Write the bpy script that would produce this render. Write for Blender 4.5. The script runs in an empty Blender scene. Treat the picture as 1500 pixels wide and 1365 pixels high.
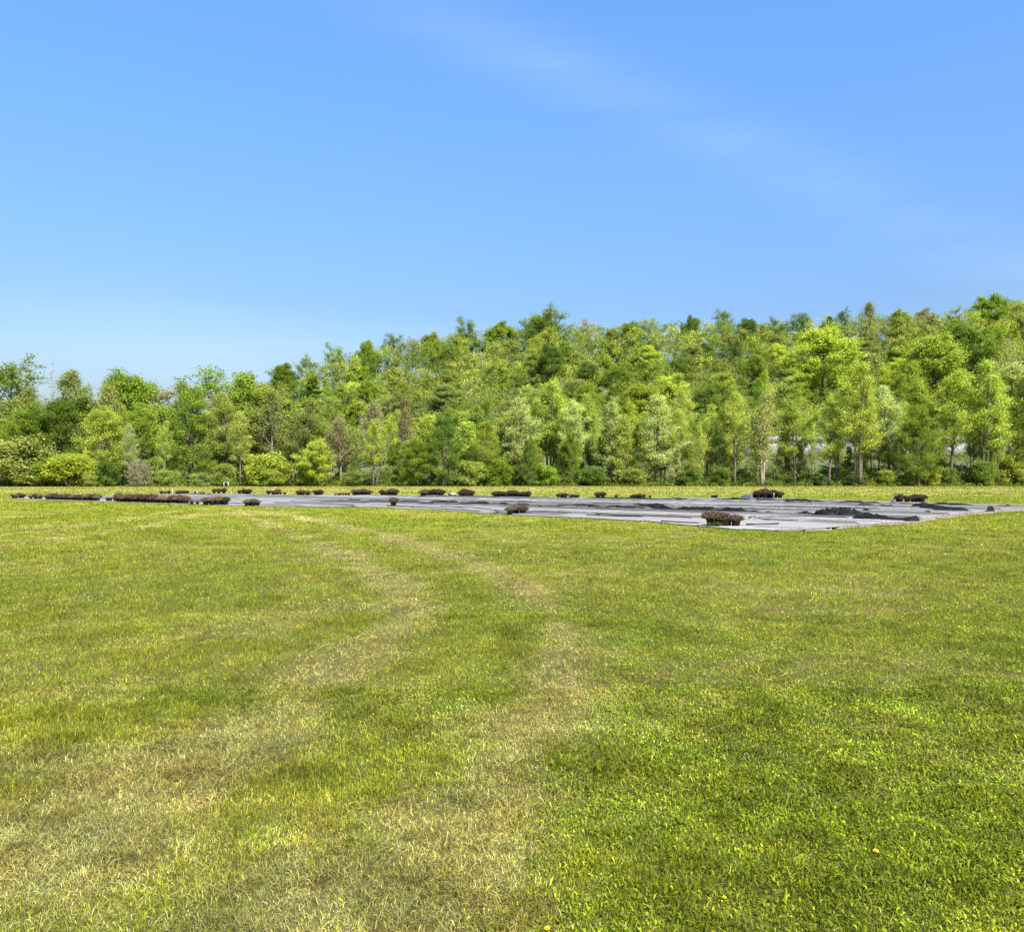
import bpy, math, random
import numpy as np
from mathutils import Vector

scene = bpy.context.scene
COL = scene.collection
R_ = math.radians

# ------------------------------------------------------------------ camera
CAM_H = 1.6
F = 1250.0                      # focal length in photo pixels (photo 1500 x 1365)
HZ = 700.0                      # horizon row in the photo
cam_d = bpy.data.cameras.new("camera")
cam = bpy.data.objects.new("camera", cam_d)
COL.objects.link(cam)
cam_d.sensor_width = 36.0
cam_d.sensor_fit = 'HORIZONTAL'
cam_d.lens = 36.0 * F / 1500.0
cam.location = (0, 0, CAM_H)
cam.rotation_euler = (R_(90) + math.atan((HZ - 682.5) / F), 0, 0)
cam_d.clip_start = 0.1
cam_d.clip_end = 6000
scene.camera = cam

# ------------------------------------------------------------------ sky, sun, exposure
SUN_EL, SUN_AZ = 48.0, 150.0    # azimuth clockwise from +Y (view direction): right, a little behind
SKY_STRENGTH = 0.077
world = bpy.data.worlds.new("World")
scene.world = world
world.use_nodes = True
wn, wl = world.node_tree.nodes, world.node_tree.links
wn.clear()
wout = wn.new('ShaderNodeOutputWorld')
wbg = wn.new('ShaderNodeBackground')
wsky = wn.new('ShaderNodeTexSky')
wsky.sky_type = 'NISHITA'
wsky.sun_disc = False
wsky.sun_elevation = R_(SUN_EL)
wsky.sun_rotation = R_(SUN_AZ)
wsky.altitude = 0
wsky.air_density = 2.5
wsky.dust_density = 1.5
wsky.ozone_density = 7.0
wbg.inputs['Strength'].default_value = SKY_STRENGTH

def wmath(op, a, b=None, clamp=False):
    n = wn.new('ShaderNodeMath'); n.operation = op; n.use_clamp = clamp
    for i, v in enumerate((a, b)):
        if v is None: continue
        if isinstance(v, (int, float)): n.inputs[i].default_value = v
        else: wl.new(v, n.inputs[i])
    return n.outputs[0]

wtc = wn.new('ShaderNodeTexCoord')
def sky_streak(d1, d2, width, scale, seed):
    """thin cirrus band along the great circle through two sky directions"""
    n = Vector(d1).cross(Vector(d2)).normalized()
    dp = wn.new('ShaderNodeVectorMath'); dp.operation = 'DOT_PRODUCT'
    wl.new(wtc.outputs['Generated'], dp.inputs[0]); dp.inputs[1].default_value = n
    q = wmath('DIVIDE', dp.outputs['Value'], width)
    g = wmath('POWER', 2.718, wmath('MULTIPLY', wmath('MULTIPLY', q, q), -1.0))
    mp = wn.new('ShaderNodeMapping'); wl.new(wtc.outputs['Generated'], mp.inputs['Vector'])
    mp.inputs['Location'].default_value = (seed, seed * .7, 0)
    mp.inputs['Rotation'].default_value = (0, R_(24), 0)
    mp.inputs['Scale'].default_value = (scale * .22, scale, scale * 3.0)
    nz = wn.new('ShaderNodeTexNoise'); wl.new(mp.outputs[0], nz.inputs['Vector'])
    nz.inputs['Scale'].default_value = 1.0; nz.inputs['Detail'].default_value = 6
    nz.inputs['Roughness'].default_value = .62
    m = wmath('MULTIPLY', wmath('SUBTRACT', nz.outputs['Fac'], .30), 1.9, True)
    return wmath('MULTIPLY', g, m)
def pdir(px, py): return ((px - 750) / F, 1.0, (HZ - py) / F)
s1 = sky_streak(pdir(600, 0), pdir(1500, 395), .034, 5.5, 1.3)
s2 = sky_streak(pdir(0, 470), pdir(450, 530), .06, 3.0, 7.1)
streak = wmath('MULTIPLY', wmath('ADD', s1, wmath('MULTIPLY', s2, 1.6)), .10, True)
wmul = wn.new('ShaderNodeMix'); wmul.data_type = 'RGBA'; wmul.blend_type = 'MULTIPLY'
wmul.inputs[0].default_value = 1.0
wl.new(wsky.outputs[0], wmul.inputs[6]); wmul.inputs[7].default_value = (.50, .715, 1.12, 1)
wsep = wn.new('ShaderNodeSeparateXYZ'); wl.new(wtc.outputs['Generated'], wsep.inputs[0])
wti = wn.new('ShaderNodeValToRGB')                             # thicker paler air low down, clearer and bluer high up
wl.new(wsep.outputs['Z'], wti.inputs[0])
for k_, (p_, c_) in enumerate([(.04, (.58, .74, 1.36)), (.19, (.45, .615, 1.12)), (.46, (.515, .735, 1.14))]):
    if k_ > 1: wti.color_ramp.elements.new(p_)
    wti.color_ramp.elements[k_].position = p_; wti.color_ramp.elements[k_].color = (*c_, 1)
wl.new(wti.outputs[0], wmul.inputs[7])
wmx = wn.new('ShaderNodeMix'); wmx.data_type = 'RGBA'
wl.new(streak, wmx.inputs[0]); wl.new(wmul.outputs[2], wmx.inputs[6])
wmx.inputs[7].default_value = (7.0, 7.6, 8.4, 1)
wl.new(wmx.outputs[2], wbg.inputs['Color'])
wl.new(wbg.outputs[0], wout.inputs[0])

sun_d = bpy.data.lights.new("sun", 'SUN')
sun_d.energy = 4.8
sun_d.angle = R_(0.53)
sun_d.color = (1.0, 0.955, 0.88)
sun = bpy.data.objects.new("sun", sun_d)
COL.objects.link(sun)
_el, _az = R_(SUN_EL), R_(SUN_AZ)
SUN_DIR = Vector((math.sin(_az) * math.cos(_el), math.cos(_az) * math.cos(_el), math.sin(_el)))
sun.rotation_euler = SUN_DIR.to_track_quat('Z', 'Y').to_euler()
sun.location = SUN_DIR * 50

scene.view_settings.view_transform = 'Standard'
scene.view_settings.look = 'None'
scene.view_settings.exposure = 1.45
scene.view_settings.gamma = 1
scene.view_settings.use_curve_mapping = False
scene.render.engine = 'CYCLES'
scene.cycles.max_bounces = 9
scene.cycles.diffuse_bounces = 5
scene.cycles.glossy_bounces = 2
scene.cycles.transmission_bounces = 6
scene.cycles.transparent_max_bounces = 4

# ------------------------------------------------------------------ helpers
rs = np.random.RandomState
def tag(o, label=None, cat=None, group=None, kind=None):
    if label: o['label'] = label
    if cat: o['category'] = cat
    if group: o['group'] = group
    if kind: o['kind'] = kind
    return o

def mesh_np(name, V, faces_list, mat=None, attrs=None, smooth=False):
    """faces_list: list of (n,k) int arrays; attrs: {name: (type, array)} on points"""
    me = bpy.data.meshes.new(name)
    V = np.asarray(V, dtype=np.float32)
    me.vertices.add(len(V)); me.vertices.foreach_set('co', V.ravel())
    loops = np.concatenate([f.ravel() for f in faces_list]).astype(np.int32)
    tot = np.concatenate([np.full(len(f), f.shape[1], dtype=np.int32) for f in faces_list])
    start = np.concatenate([[0], np.cumsum(tot)[:-1]]).astype(np.int32)
    me.loops.add(len(loops)); me.loops.foreach_set('vertex_index', loops)
    me.polygons.add(len(tot)); me.polygons.foreach_set('loop_start', start)
    me.polygons.foreach_set('loop_total', tot)
    if smooth: me.polygons.foreach_set('use_smooth', np.ones(len(tot), dtype=bool))
    for k, (t, a) in (attrs or {}).items():
        at = me.attributes.new(k, t, 'POINT')
        a = np.asarray(a, dtype=np.float32)
        if t == 'FLOAT': at.data.foreach_set('value', a)
        else:
            if a.shape[1] == 3: a = np.hstack([a, np.ones((len(a), 1), np.float32)])
            at.data.foreach_set('color', a.ravel())
    me.update(calc_edges=True); me.validate()
    if mat: me.materials.append(mat)
    return me

def link(name, me, parent=None):
    o = bpy.data.objects.new(name, me)
    COL.objects.link(o)
    if parent: o.parent = parent
    return o

def empty(name, loc=(0, 0, 0), rz=0.0, sc=(1, 1, 1)):
    o = bpy.data.objects.new(name, None)
    COL.objects.link(o)
    o.empty_display_size = .5
    o.location = loc; o.rotation_euler = (0, 0, rz); o.scale = sc
    return o

class MB:
    def __init__(s): s.V = []; s.F4 = []; s.F3 = []; s.n = 0
    def add(s, V, q=None, t=None):
        V = np.asarray(V, dtype=np.float32).reshape(-1, 3)
        if q is not None and len(q): s.F4.append(np.asarray(q, dtype=np.int32) + s.n)
        if t is not None and len(t): s.F3.append(np.asarray(t, dtype=np.int32) + s.n)
        s.V.append(V); s.n += len(V)
    def tube(s, P, rad, sides=5, cap=True):
        P = np.asarray(P, float); rad = np.asarray(rad, float) * np.ones(len(P))
        T = np.gradient(P, axis=0); T /= np.linalg.norm(T, axis=1)[:, None] + 1e-9
        ref = np.array([0, 0, 1.]) if abs(T[0][2]) < .8 else np.array([1., 0, 0])
        A = np.cross(T, ref); A /= np.linalg.norm(A, axis=1)[:, None] + 1e-9
        B = np.cross(T, A)
        th = np.arange(sides) / sides * 2 * np.pi
        V = P[:, None] + rad[:, None, None] * (np.cos(th)[None, :, None] * A[:, None] + np.sin(th)[None, :, None] * B[:, None])
        n = len(P)
        i = np.arange(n - 1)[:, None] * sides; j = np.arange(sides)[None]; k = (j + 1) % sides
        q = np.stack([i + j, i + k, i + sides + k, i + sides + j], -1).reshape(-1, 4)
        t = None
        if cap:
            t = [(0, m + 1, m) for m in range(1, sides - 1)] + [((n - 1) * sides, (n - 1) * sides + m, (n - 1) * sides + m + 1) for m in range(1, sides - 1)]
        s.add(V, q, t)
    def box(s, c, d, rz=0):
        c = np.array(c, float); d = np.array(d, float) / 2
        V = np.array([[x, y, z] for z in (-1, 1) for y in (-1, 1) for x in (-1, 1)], float) * d
        cs, sn = math.cos(rz), math.sin(rz)
        V = np.stack([V[:, 0] * cs - V[:, 1] * sn, V[:, 0] * sn + V[:, 1] * cs, V[:, 2]], -1) + c
        s.add(V, [(0, 2, 3, 1), (4, 5, 7, 6), (0, 1, 5, 4), (2, 6, 7, 3), (0, 4, 6, 2), (1, 3, 7, 5)])
    def lathe(s, prof, sides=14):
        prof = np.asarray(prof, float); th = np.arange(sides) / sides * 2 * np.pi
        V = np.stack([prof[:, 0][:, None] * np.cos(th), prof[:, 0][:, None] * np.sin(th), prof[:, 1][:, None] * np.ones(sides)], -1)
        n = len(prof); i = np.arange(n - 1)[:, None] * sides; j = np.arange(sides)[None]; k = (j + 1) % sides
        s.add(V, np.stack([i + j, i + k, i + sides + k, i + sides + j], -1).reshape(-1, 4))
    def mesh(s, name, mat, smooth=False, attrs=None):
        fl = ([np.concatenate(s.F4)] if s.F4 else []) + ([np.concatenate(s.F3)] if s.F3 else [])
        return mesh_np(name, np.concatenate(s.V), fl, mat, attrs, smooth)

# value noise on the ground plane
def vnoise(x, y, seed=0):
    xi = np.floor(x).astype(np.int64); yi = np.floor(y).astype(np.int64)
    fx = x - xi; fy = y - yi
    fx = fx * fx * (3 - 2 * fx); fy = fy * fy * (3 - 2 * fy)
    def h(a, b):
        n = (a * 374761393 + b * 668265263 + seed * 974634777) & 0xffffffff
        n = ((n ^ (n >> 13)) * 1274126177) & 0xffffffff
        n = n ^ (n >> 16)
        return (n & 0xffff) / 65535.0
    return (h(xi, yi) * (1 - fx) + h(xi + 1, yi) * fx) * (1 - fy) + (h(xi, yi + 1) * (1 - fx) + h(xi + 1, yi + 1) * fx) * fy
def fbm(x, y, seed=0, oct=4, gain=.5):
    a = 1.0; s = 0.0; t = 0.0
    for i in range(oct):
        s = s + a * vnoise(x * 2 ** i + 17.3 * i, y * 2 ** i - 9.1 * i, seed + i); t += a; a *= gain
    return s / t
def sstep(a, b, x):
    t = np.clip((x - a) / (b - a), 0, 1); return t * t * (3 - 2 * t)

def gp(px, py):
    """photo pixel -> point on the flat field"""
    d = CAM_H * F / (py - HZ); return ((px - 750) / F * d, d)
def poly_dist(x, y, P):
    best = np.full(np.shape(x), 1e9)
    for (ax, ay), (bx, by) in zip(P[:-1], P[1:]):
        dx, dy = bx - ax, by - ay
        t = np.clip(((x - ax) * dx + (y - ay) * dy) / (dx * dx + dy * dy + 1e-9), 0, 1)
        best = np.minimum(best, np.hypot(x - ax - t * dx, y - ay - t * dy))
    return best
def in_poly(x, y, P):
    r = np.zeros(np.shape(x), bool); P = np.asarray(P); j = len(P) - 1
    for i in range(len(P)):
        xi, yi = P[i]; xj, yj = P[j]
        c = ((yi > y) != (yj > y)) & (x < (xj - xi) * (y - yi) / (yj - yi + 1e-12) + xi)
        r ^= c; j = i
    return r

# ------------------------------------------------------------------ materials
def mat_new(name):
    m = bpy.data.materials.new(name); m.use_nodes = True
    n, l = m.node_tree.nodes, m.node_tree.links
    n.clear()
    o = n.new('ShaderNodeOutputMaterial')
    return m, n, l, o
def nd(n, t, **kw):
    x = n.new(t)
    for k, v in kw.items():
        if k in x.inputs: x.inputs[k].default_value = v
        else: setattr(x, k, v)
    return x
def ramp(n, l, fac, stops):
    r = n.new('ShaderNodeValToRGB'); e = r.color_ramp.elements
    while len(e) < len(stops): e.new(.5)
    for q, (p, c) in zip(e, stops): q.position = p; q.color = (*c, 1)
    l.new(fac, r.inputs[0]); return r.outputs[0]
def mixc(n, l, fac, a, b, bt='MIX'):
    m = n.new('ShaderNodeMix'); m.data_type = 'RGBA'; m.blend_type = bt
    for i, v in ((0, fac), (6, a), (7, b)):
        if isinstance(v, (int, float)): m.inputs[i].default_value = v
        elif isinstance(v, tuple): m.inputs[i].default_value = (*v, 1)
        else: l.new(v, m.inputs[i])
    return m.outputs[2]
def noise(n, l, scale, detail=4, rough=.55, vec=None):
    t = nd(n, 'ShaderNodeTexNoise', Scale=scale, Detail=detail, Roughness=rough)
    if vec is not None: l.new(vec, t.inputs['Vector'])
    return t.outputs['Fac']
def world_pos(n): return n.new('ShaderNodeNewGeometry').outputs['Position']

def leaf_material(name, trans=.37, spec=.12, rough=.6, attr=False):
    m, n, l, o = mat_new(name)
    oi = n.new('ShaderNodeObjectInfo')
    at = nd(n, 'ShaderNodeAttribute', attribute_name='tint')
    hs = n.new('ShaderNodeHueSaturation')
    if attr: l.new(nd(n, 'ShaderNodeAttribute', attribute_name='col').outputs['Color'], hs.inputs['Color'])
    else: l.new(oi.outputs['Color'], hs.inputs['Color'])
    mr = nd(n, 'ShaderNodeMapRange'); l.new(at.outputs['Fac'], mr.inputs[0])
    mr.inputs[3].default_value = .66; mr.inputs[4].default_value = 1.34
    l.new(mr.outputs[0], hs.inputs['Value'])
    mh = nd(n, 'ShaderNodeMapRange'); l.new(at.outputs['Fac'], mh.inputs[0])
    mh.inputs[3].default_value = .515; mh.inputs[4].default_value = .485
    l.new(mh.outputs[0], hs.inputs['Hue'])
    p = nd(n, 'ShaderNodeBsdfPrincipled', Roughness=rough)
    p.inputs['Specular IOR Level'].default_value = spec
    l.new(hs.outputs[0], p.inputs['Base Color'])
    tr = n.new('ShaderNodeBsdfTranslucent')
    l.new(mixc(n, l, 1.0, hs.outputs[0], (1.3, 1.25, .6), 'MULTIPLY'), tr.inputs[0])
    mx = n.new('ShaderNodeMixShader'); mx.inputs[0].default_value = trans
    l.new(p.outputs[0], mx.inputs[1]); l.new(tr.outputs[0], mx.inputs[2])
    l.new(mx.outputs[0], o.inputs[0])
    return m
M_LEAF = leaf_material('leaf_green')
M_LEAFC = leaf_material('leaf_mixed', attr=True)

def simple(name, c1, c2, scale, rough=.8, bump=0.0, spec=.3, detail=5, objcol=False):
    m, n, l, o = mat_new(name)
    tc = n.new('ShaderNodeTexCoord')
    f = noise(n, l, scale, detail, .6, tc.outputs['Object'])
    c = ramp(n, l, f, [(.3, c1), (.7, c2)])
    if objcol:
        oi = n.new('ShaderNodeObjectInfo'); c = mixc(n, l, 1.0, c, oi.outputs['Color'], 'MULTIPLY')
    p = nd(n, 'ShaderNodeBsdfPrincipled', Roughness=rough)
    p.inputs['Specular IOR Level'].default_value = spec
    l.new(c, p.inputs['Base Color'])
    if bump:
        b = nd(n, 'ShaderNodeBump', Strength=bump, Distance=.05); l.new(f, b.inputs['Height']); l.new(b.outputs[0], p.inputs['Normal'])
    l.new(p.outputs[0], o.inputs[0])
    return m
M_BARK = simple('bark', (.055, .043, .03), (.17, .14, .105), 3.0, .9, .6)
M_TWIG = simple('pale_twig', (.15, .125, .10), (.30, .26, .21), 2.0, .9)
M_POT = simple('black_pot_plastic', (.010, .010, .011), (.022, .021, .02), 6.0, .42, 0, .4)
M_SOIL = simple('potting_soil', (.03, .02, .013), (.09, .06, .04), 25, .95, .5)
M_CONC = simple('concrete', (.15, .147, .135), (.24, .235, .215), .6, .85, .2)
M_WHITE = simple('white_paint', (.42, .42, .40), (.58, .58, .56), 3, .5)
M_GREYMETAL = simple('galvanised_steel', (.35, .36, .37), (.5, .5, .5), 4, .45)

def dead_material():
    m, n, l, o = mat_new('dead_stems')
    oi = n.new('ShaderNodeObjectInfo')
    at = nd(n, 'ShaderNodeAttribute', attribute_name='tint')
    c = ramp(n, l, at.outputs['Fac'], [(0, (.045, .029, .020)), (.45, (.108, .074, .044)), (.8, (.215, .155, .094)), (1, (.36, .29, .19))])
    c = mixc(n, l, 1.0, c, oi.outputs['Color'], 'MULTIPLY')
    p = nd(n, 'ShaderNodeBsdfPrincipled', Roughness=.9); l.new(c, p.inputs['Base Color'])
    p.inputs['Specular IOR Level'].default_value = .1
    l.new(p.outputs[0], o.inputs[0]); return m
M_DEAD = dead_material()

def plastic_material():
    m, n, l, o = mat_new('black_fabric')
    tc = n.new('ShaderNodeTexCoord')
    f = noise(n, l, 2.5, 6, .6, tc.outputs['Object'])
    c = ramp(n, l, f, [(.35, (.006, .006, .006)), (.55, (.013, .013, .0125)), (.80, (.026, .026, .024))])
    p = nd(n, 'ShaderNodeBsdfPrincipled', Roughness=.55); l.new(c, p.inputs['Base Color'])
    p.inputs['Specular IOR Level'].default_value = .05
    f2 = noise(n, l, 9, 4, .6, tc.outputs['Object'])
    b = nd(n, 'ShaderNodeBump', Strength=.5, Distance=.06); l.new(f2, b.inputs['Height']); l.new(b.outputs[0], p.inputs['Normal'])
    l.new(p.outputs[0], o.inputs[0]); return m
M_BLACK = plastic_material()

def blade_material():
    m, n, l, o = mat_new('grass_blades')
    at = nd(n, 'ShaderNodeAttribute', attribute_name='col')
    p = nd(n, 'ShaderNodeBsdfPrincipled', Roughness=.55); l.new(at.outputs['Color'], p.inputs['Base Color'])
    p.inputs['Specular IOR Level'].default_value = .04
    tr = n.new('ShaderNodeBsdfTranslucent'); l.new(at.outputs['Color'], tr.inputs[0])
    mx = n.new('ShaderNodeMixShader'); mx.inputs[0].default_value = .35
    l.new(p.outputs[0], mx.inputs[1]); l.new(tr.outputs[0], mx.inputs[2]); l.new(mx.outputs[0], o.inputs[0])
    return m
M_BLADE = blade_material()

# ------------------------------------------------------------------ the lie of the land
SKY_PX = [(-300, 640), (0, 628), (250, 622), (350, 590), (400, 562), (450, 545), (500, 522), (560, 508), (620, 502), (690, 492), (740, 486),
          (800, 476), (870, 482), (950, 476), (1010, 476), (1060, 470), (1110, 476), (1200, 470), (1270, 464), (1350, 466), (1450, 452), (1500, 452), (1900, 440)]
RIDGE_Y = 325.0
_rx = np.array([(p[0] - 750) / F * RIDGE_Y for p in SKY_PX])
_rz = np.array([CAM_H + (HZ - p[1]) / F * RIDGE_Y - 14.0 for p in SKY_PX])
def edge_y(x):
    """where the mown field ends and the wood begins"""
    return 166.0 - 9.0 * sstep(-55, -100, x) + 1.2 * np.sin(x * .13) + .8 * np.sin(x * .41 + 1)
def hill(x, y):
    x = np.asarray(x, float); y = np.asarray(y, float)
    R = np.interp(x * RIDGE_Y / np.maximum(y, 60), _rx, _rz)
    right = sstep(25, 60, x)
    bank = right * 6.6 * sstep(172, 203, y)
    t = sstep(0, 1, np.clip((y - 192 - 22 * right) / (RIDGE_Y - 192 - 22 * right), 0, 1)) * .55 + .45 * np.clip((y - 192 - 22 * right) / (RIDGE_Y - 192 - 22 * right), 0, 1)
    h = bank + (R - bank) * t
    h = h - 10 * sstep(340, 520, y)
    return np.where(y < 168, 0.0, h + .8 * (fbm(x / 14, y / 14, 5) - .5) * sstep(170, 200, y))
def field_z(x, y):
    return .10 * (fbm(np.asarray(x) / 9, np.asarray(y) / 9, 3, 3) - .5) * sstep(2, 8, y) * (1 - sstep(22, 27, y))

# the pad: pale weed-barrier fabric on the field
FRONT_PX = [(14, 729.6), (40, 731.8), (65, 732.4), (141, 734.6), (272, 739), (336, 741), (377, 742), (560, 743.5), (650, 748), (740, 754), (850, 759), (950, 764),
            (1030, 772.5), (1080, 776), (1130, 777.5), (1180, 776.5), (1250, 771), (1330, 764), (1400, 754), (1450, 749), (1500, 746), (1560, 744)]
FAR_PX = [(14, 728.6), (40, 728), (120, 727), (200, 725.3), (250, 724.4), (310, 723.6), (400, 725), (540, 725.8), (650, 727), (780, 728.5), (950, 729.6), (1050, 729.4), (1150, 730.4),
          (1240, 733), (1330, 735.8), (1400, 737.5), (1500, 741), (1560, 742.6)]
PAD = [gp(*p) for p in FRONT_PX] + [gp(*p) for p in FAR_PX[::-1]]

# wheel tracks in the grass
TRACKS = [[gp(*p) for p in T] for T in (
    [(300, 745), (350, 752), (420, 778), (480, 800), (540, 830), (590, 870), (600, 900), (550, 945), (450, 1010), (300, 1110), (80, 1260)],
    [(330, 745), (430, 756), (560, 783), (690, 820), (770, 860), (815, 905), (830, 960), (800, 1050), (700, 1180), (520, 1365)],
    [(290, 752), (220, 770), (120, 785), (0, 800), (-200, 830)],
    [(255, 748), (150, 768), (0, 784)])]
def patch(x, y):
    """dry 0..1, lush 0..1 over the meadow"""
    x = np.asarray(x, float); y = np.asarray(y, float)
    n1 = fbm(x / 2.6, y / 3.2, 11, 5, .6); n2 = fbm(x / .8, y / .8, 23, 4, .6); n3 = fbm(x / 9, y / 7, 31, 3)
    warp = .22 * (fbm(x / 1.6, y / 1.6, 41, 3) - .5)
    tr = np.zeros_like(x)
    for i, T in enumerate(TRACKS):
        d = poly_dist(x, y, T) + warp
        near = sstep(9, 4, y)
        w = .25 + .005 * y + .10 * near
        tr = np.maximum(tr, np.exp(-(d / w) ** 2) * ((.95 if i < 2 else .8)))
    left = sstep(2.4, -2.6, x + .25 * (6 - y) + 2.4 * (n1 - .5)) * sstep(10, 4.0, y)
    dry = (n1 - .5) * 1.2 + (n2 - .5) * 1.9 + .02 + 1.05 * tr * (.85 + .3 * n2) + .20 * left
    right = sstep(-1.2, 2.2, x - .05 * y + 2.4 * (n1 - .5)) * sstep(13, 4, y)
    dry = dry - .20 * right - .12 * sstep(-2, 6, x) * sstep(8, 16, y)
    g1 = np.exp(-(((x + 1.55) / .9) ** 2 + ((y - 6.0) / .55) ** 2))
    lush = sstep(.25, .85, n3 * .5 - n1 * .7 + (n2 - .5) * .5 + .62 + .22 * right + .5 * g1 - .25 * left)
    dry = np.clip(dry - .45 * g1, 0, 1)
    return dry, np.clip(lush, 0, 1)

def ground_material():
    m, n, l, o = mat_new('meadow_ground')
    P = world_pos(n)
    dry = nd(n, 'ShaderNodeAttribute', attribute_name='dry').outputs['Fac']
    lush = nd(n, 'ShaderNodeAttribute', attribute_name='lush').outputs['Fac']
    far = nd(n, 'ShaderNodeAttribute', attribute_name='far').outputs['Fac']
    f1 = noise(n, l, 22, 6, .7, P); f2 = noise(n, l, .9, 5, .6, P); f3 = noise(n, l, .12, 4, .6, P)
    thatch = ramp(n, l, f1, [(.3, (.028, .024, .006)), (.5, (.07, .062, .016)), (.7, (.14, .12, .04))])
    green = mixc(n, l, lush, (.215, .228, .014), (.155, .195, .009))
    straw = ramp(n, l, f2, [(.35, (.30, .27, .075)), (.65, (.43, .375, .14))])
    top = mixc(n, l, dry, green, straw)
    v = ramp(n, l, f2, [(.3, (.82, .84, .8)), (.7, (1.15, 1.12, 1.1))])
    top = mixc(n, l, 1.0, top, v, 'MULTIPLY')
    v3 = ramp(n, l, f3, [(.35, (.9, .94, .85)), (.65, (1.12, 1.05, 1.1))])
    top = mixc(n, l, 1.0, top, v3, 'MULTIPLY')
    tv = n.new('ShaderNodeVectorMath'); tv.operation = 'SCALE'; l.new(top, tv.inputs[0]); l.new(nd(n, 'ShaderNodeAttribute', attribute_name='tuft').outputs['Fac'], tv.inputs[3])
    top = mixc(n, l, 1.0, tv.outputs[0], (.90, .90, .90), 'MULTIPLY')
    c = mixc(n, l, far, mixc(n, l, .22, thatch, top), top)
    p = nd(n, 'ShaderNodeBsdfPrincipled', Roughness=.95); l.new(c, p.inputs['Base Color'])
    p.inputs['Specular IOR Level'].default_value = .1
    b = nd(n, 'ShaderNodeBump', Strength=.7, Distance=.05); l.new(f1, b.inputs['Height']); l.new(b.outputs[0], p.inputs['Normal'])
    l.new(p.outputs[0], o.inputs[0]); return m

def grid_mesh(name, xs, ys, zf, mat, attrf=None, smooth=True):
    X, Y = np.meshgrid(xs, ys); Z = zf(X, Y)
    V = np.stack([X, Y, Z], -1).reshape(-1, 3)
    nx, ny = len(xs), len(ys)
    i = np.arange(ny - 1)[:, None] * nx; j = np.arange(nx - 1)[None]
    q = np.stack([i + j, i + j + 1, i + nx + j + 1, i + nx + j], -1).reshape(-1, 4)
    at = attrf(V[:, 0], V[:, 1]) if attrf else None
    return mesh_np(name, V, [q], mat, at, smooth)
def spaced(a, b, s0, g):
    out = [0.0]; s = s0
    while out[-1] < max(abs(a), abs(b)): out.append(out[-1] + s); s *= g
    out = np.array(out); p = out[out <= b + 1e-6] if b > 0 else out[:1]; q = -out[1:][out[1:] <= -a + 1e-6]
    return np.concatenate([q[::-1], p])
gx = np.concatenate([[-700, -400, -250], spaced(-170, 170, .22, 1.016), [250, 400, 700]])
gyp = [-12.0, -6, -3]; s = .16; yv = 0.0
while yv < 152: gyp.append(yv); yv += s; s *= 1.014
gy = np.array(gyp + list(np.linspace(153, 168, 9)))
def meadow_attr(x, y):
    d, lu = patch(x, y)
    d = np.where(y > 60, np.clip(d * .8 + .18 + .35 * sstep(85, 110, y), 0, 1), d)
    tv = np.exp((fbm(x / .5, y / .6, 133, 3, .8) - .5) * 1.6)
    return {'tuft': ('FLOAT', tv), 'dry': ('FLOAT', d), 'lush': ('FLOAT', lu), 'far': ('FLOAT', sstep(7, 45, y))}
tag(link('meadow', grid_mesh('meadow', gx, gy, field_z, ground_material(), meadow_attr)), kind='structure')

def floor_material():
    m, n, l, o = mat_new('forest_floor')
    P = world_pos(n)
    f = noise(n, l, .25, 6, .65, P); f2 = noise(n, l, 2.5, 5, .7, P)
    c = ramp(n, l, f, [(.3, (.05, .065, .018)), (.5, (.09, .11, .028)), (.64, (.12, .12, .045)), (.8, (.16, .135, .085))])
    c = mixc(n, l, .5, c, ramp(n, l, f2, [(.3, (.04, .05, .015)), (.7, (.15, .16, .05))]))
    p = nd(n, 'ShaderNodeBsdfPrincipled', Roughness=.95); l.new(c, p.inputs['Base Color'])
    b = nd(n, 'ShaderNodeBump', Strength=1, Distance=.4); l.new(f2, b.inputs['Height']); l.new(b.outputs[0], p.inputs['Normal'])
    l.new(p.outputs[0], o.inputs[0]); return m
hx = np.concatenate([[-900, -600, -400], np.arange(-280, 281, 4.0), [400, 600, 900]])
hy = np.concatenate([np.arange(168, 345, 3.5), [360, 400, 480, 600, 900, 1500]])
tag(link('hillside', grid_mesh('hillside', hx, hy, hill, floor_material())), kind='structure')

# ------------------------------------------------------------------ pad of pale fabric
def fabric_material():
    m, n, l, o = mat_new('weathered_fabric')
    P = world_pos(n)
    dk = nd(n, 'ShaderNodeAttribute', attribute_name='dark').outputs['Fac']
    tan = nd(n, 'ShaderNodeAttribute', attribute_name='tan').outputs['Fac']
    mp = n.new('ShaderNodeMapping'); l.new(P, mp.inputs[0]); mp.inputs['Rotation'].default_value = (0, 0, R_(40)); mp.inputs['Scale'].default_value = (.25, 1.6, 1)
    f = noise(n, l, 1.0, 6, .62, mp.outputs[0])
    f2 = noise(n, l, 14, 4, .6, P)
    c = ramp(n, l, f, [(.28, (.135, .131, .122)), (.5, (.21, .203, .188)), (.72, (.275, .265, .242))])
    c = mixc(n, l, tan, c, (.275, .252, .235))
    c = mixc(n, l, .2, c, ramp(n, l, f2, [(.3, (.10, .095, .09)), (.7, (.32, .30, .28))]))
    c = mixc(n, l, dk, c, (.010, .010, .010))
    tone = nd(n, 'ShaderNodeAttribute', attribute_name='tone').outputs['Fac']
    c = mixc(n, l, 1.0, c, ramp(n, l, tone, [(0, (.72, .71, .72)), (1, (1.16, 1.15, 1.13))]), 'MULTIPLY')
    p = nd(n, 'ShaderNodeBsdfPrincipled', Roughness=.9); l.new(c, p.inputs['Base Color'])
    p.inputs['Specular IOR Level'].default_value = .04
    l.new(p.outputs[0], o.inputs[0]); return m
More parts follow.
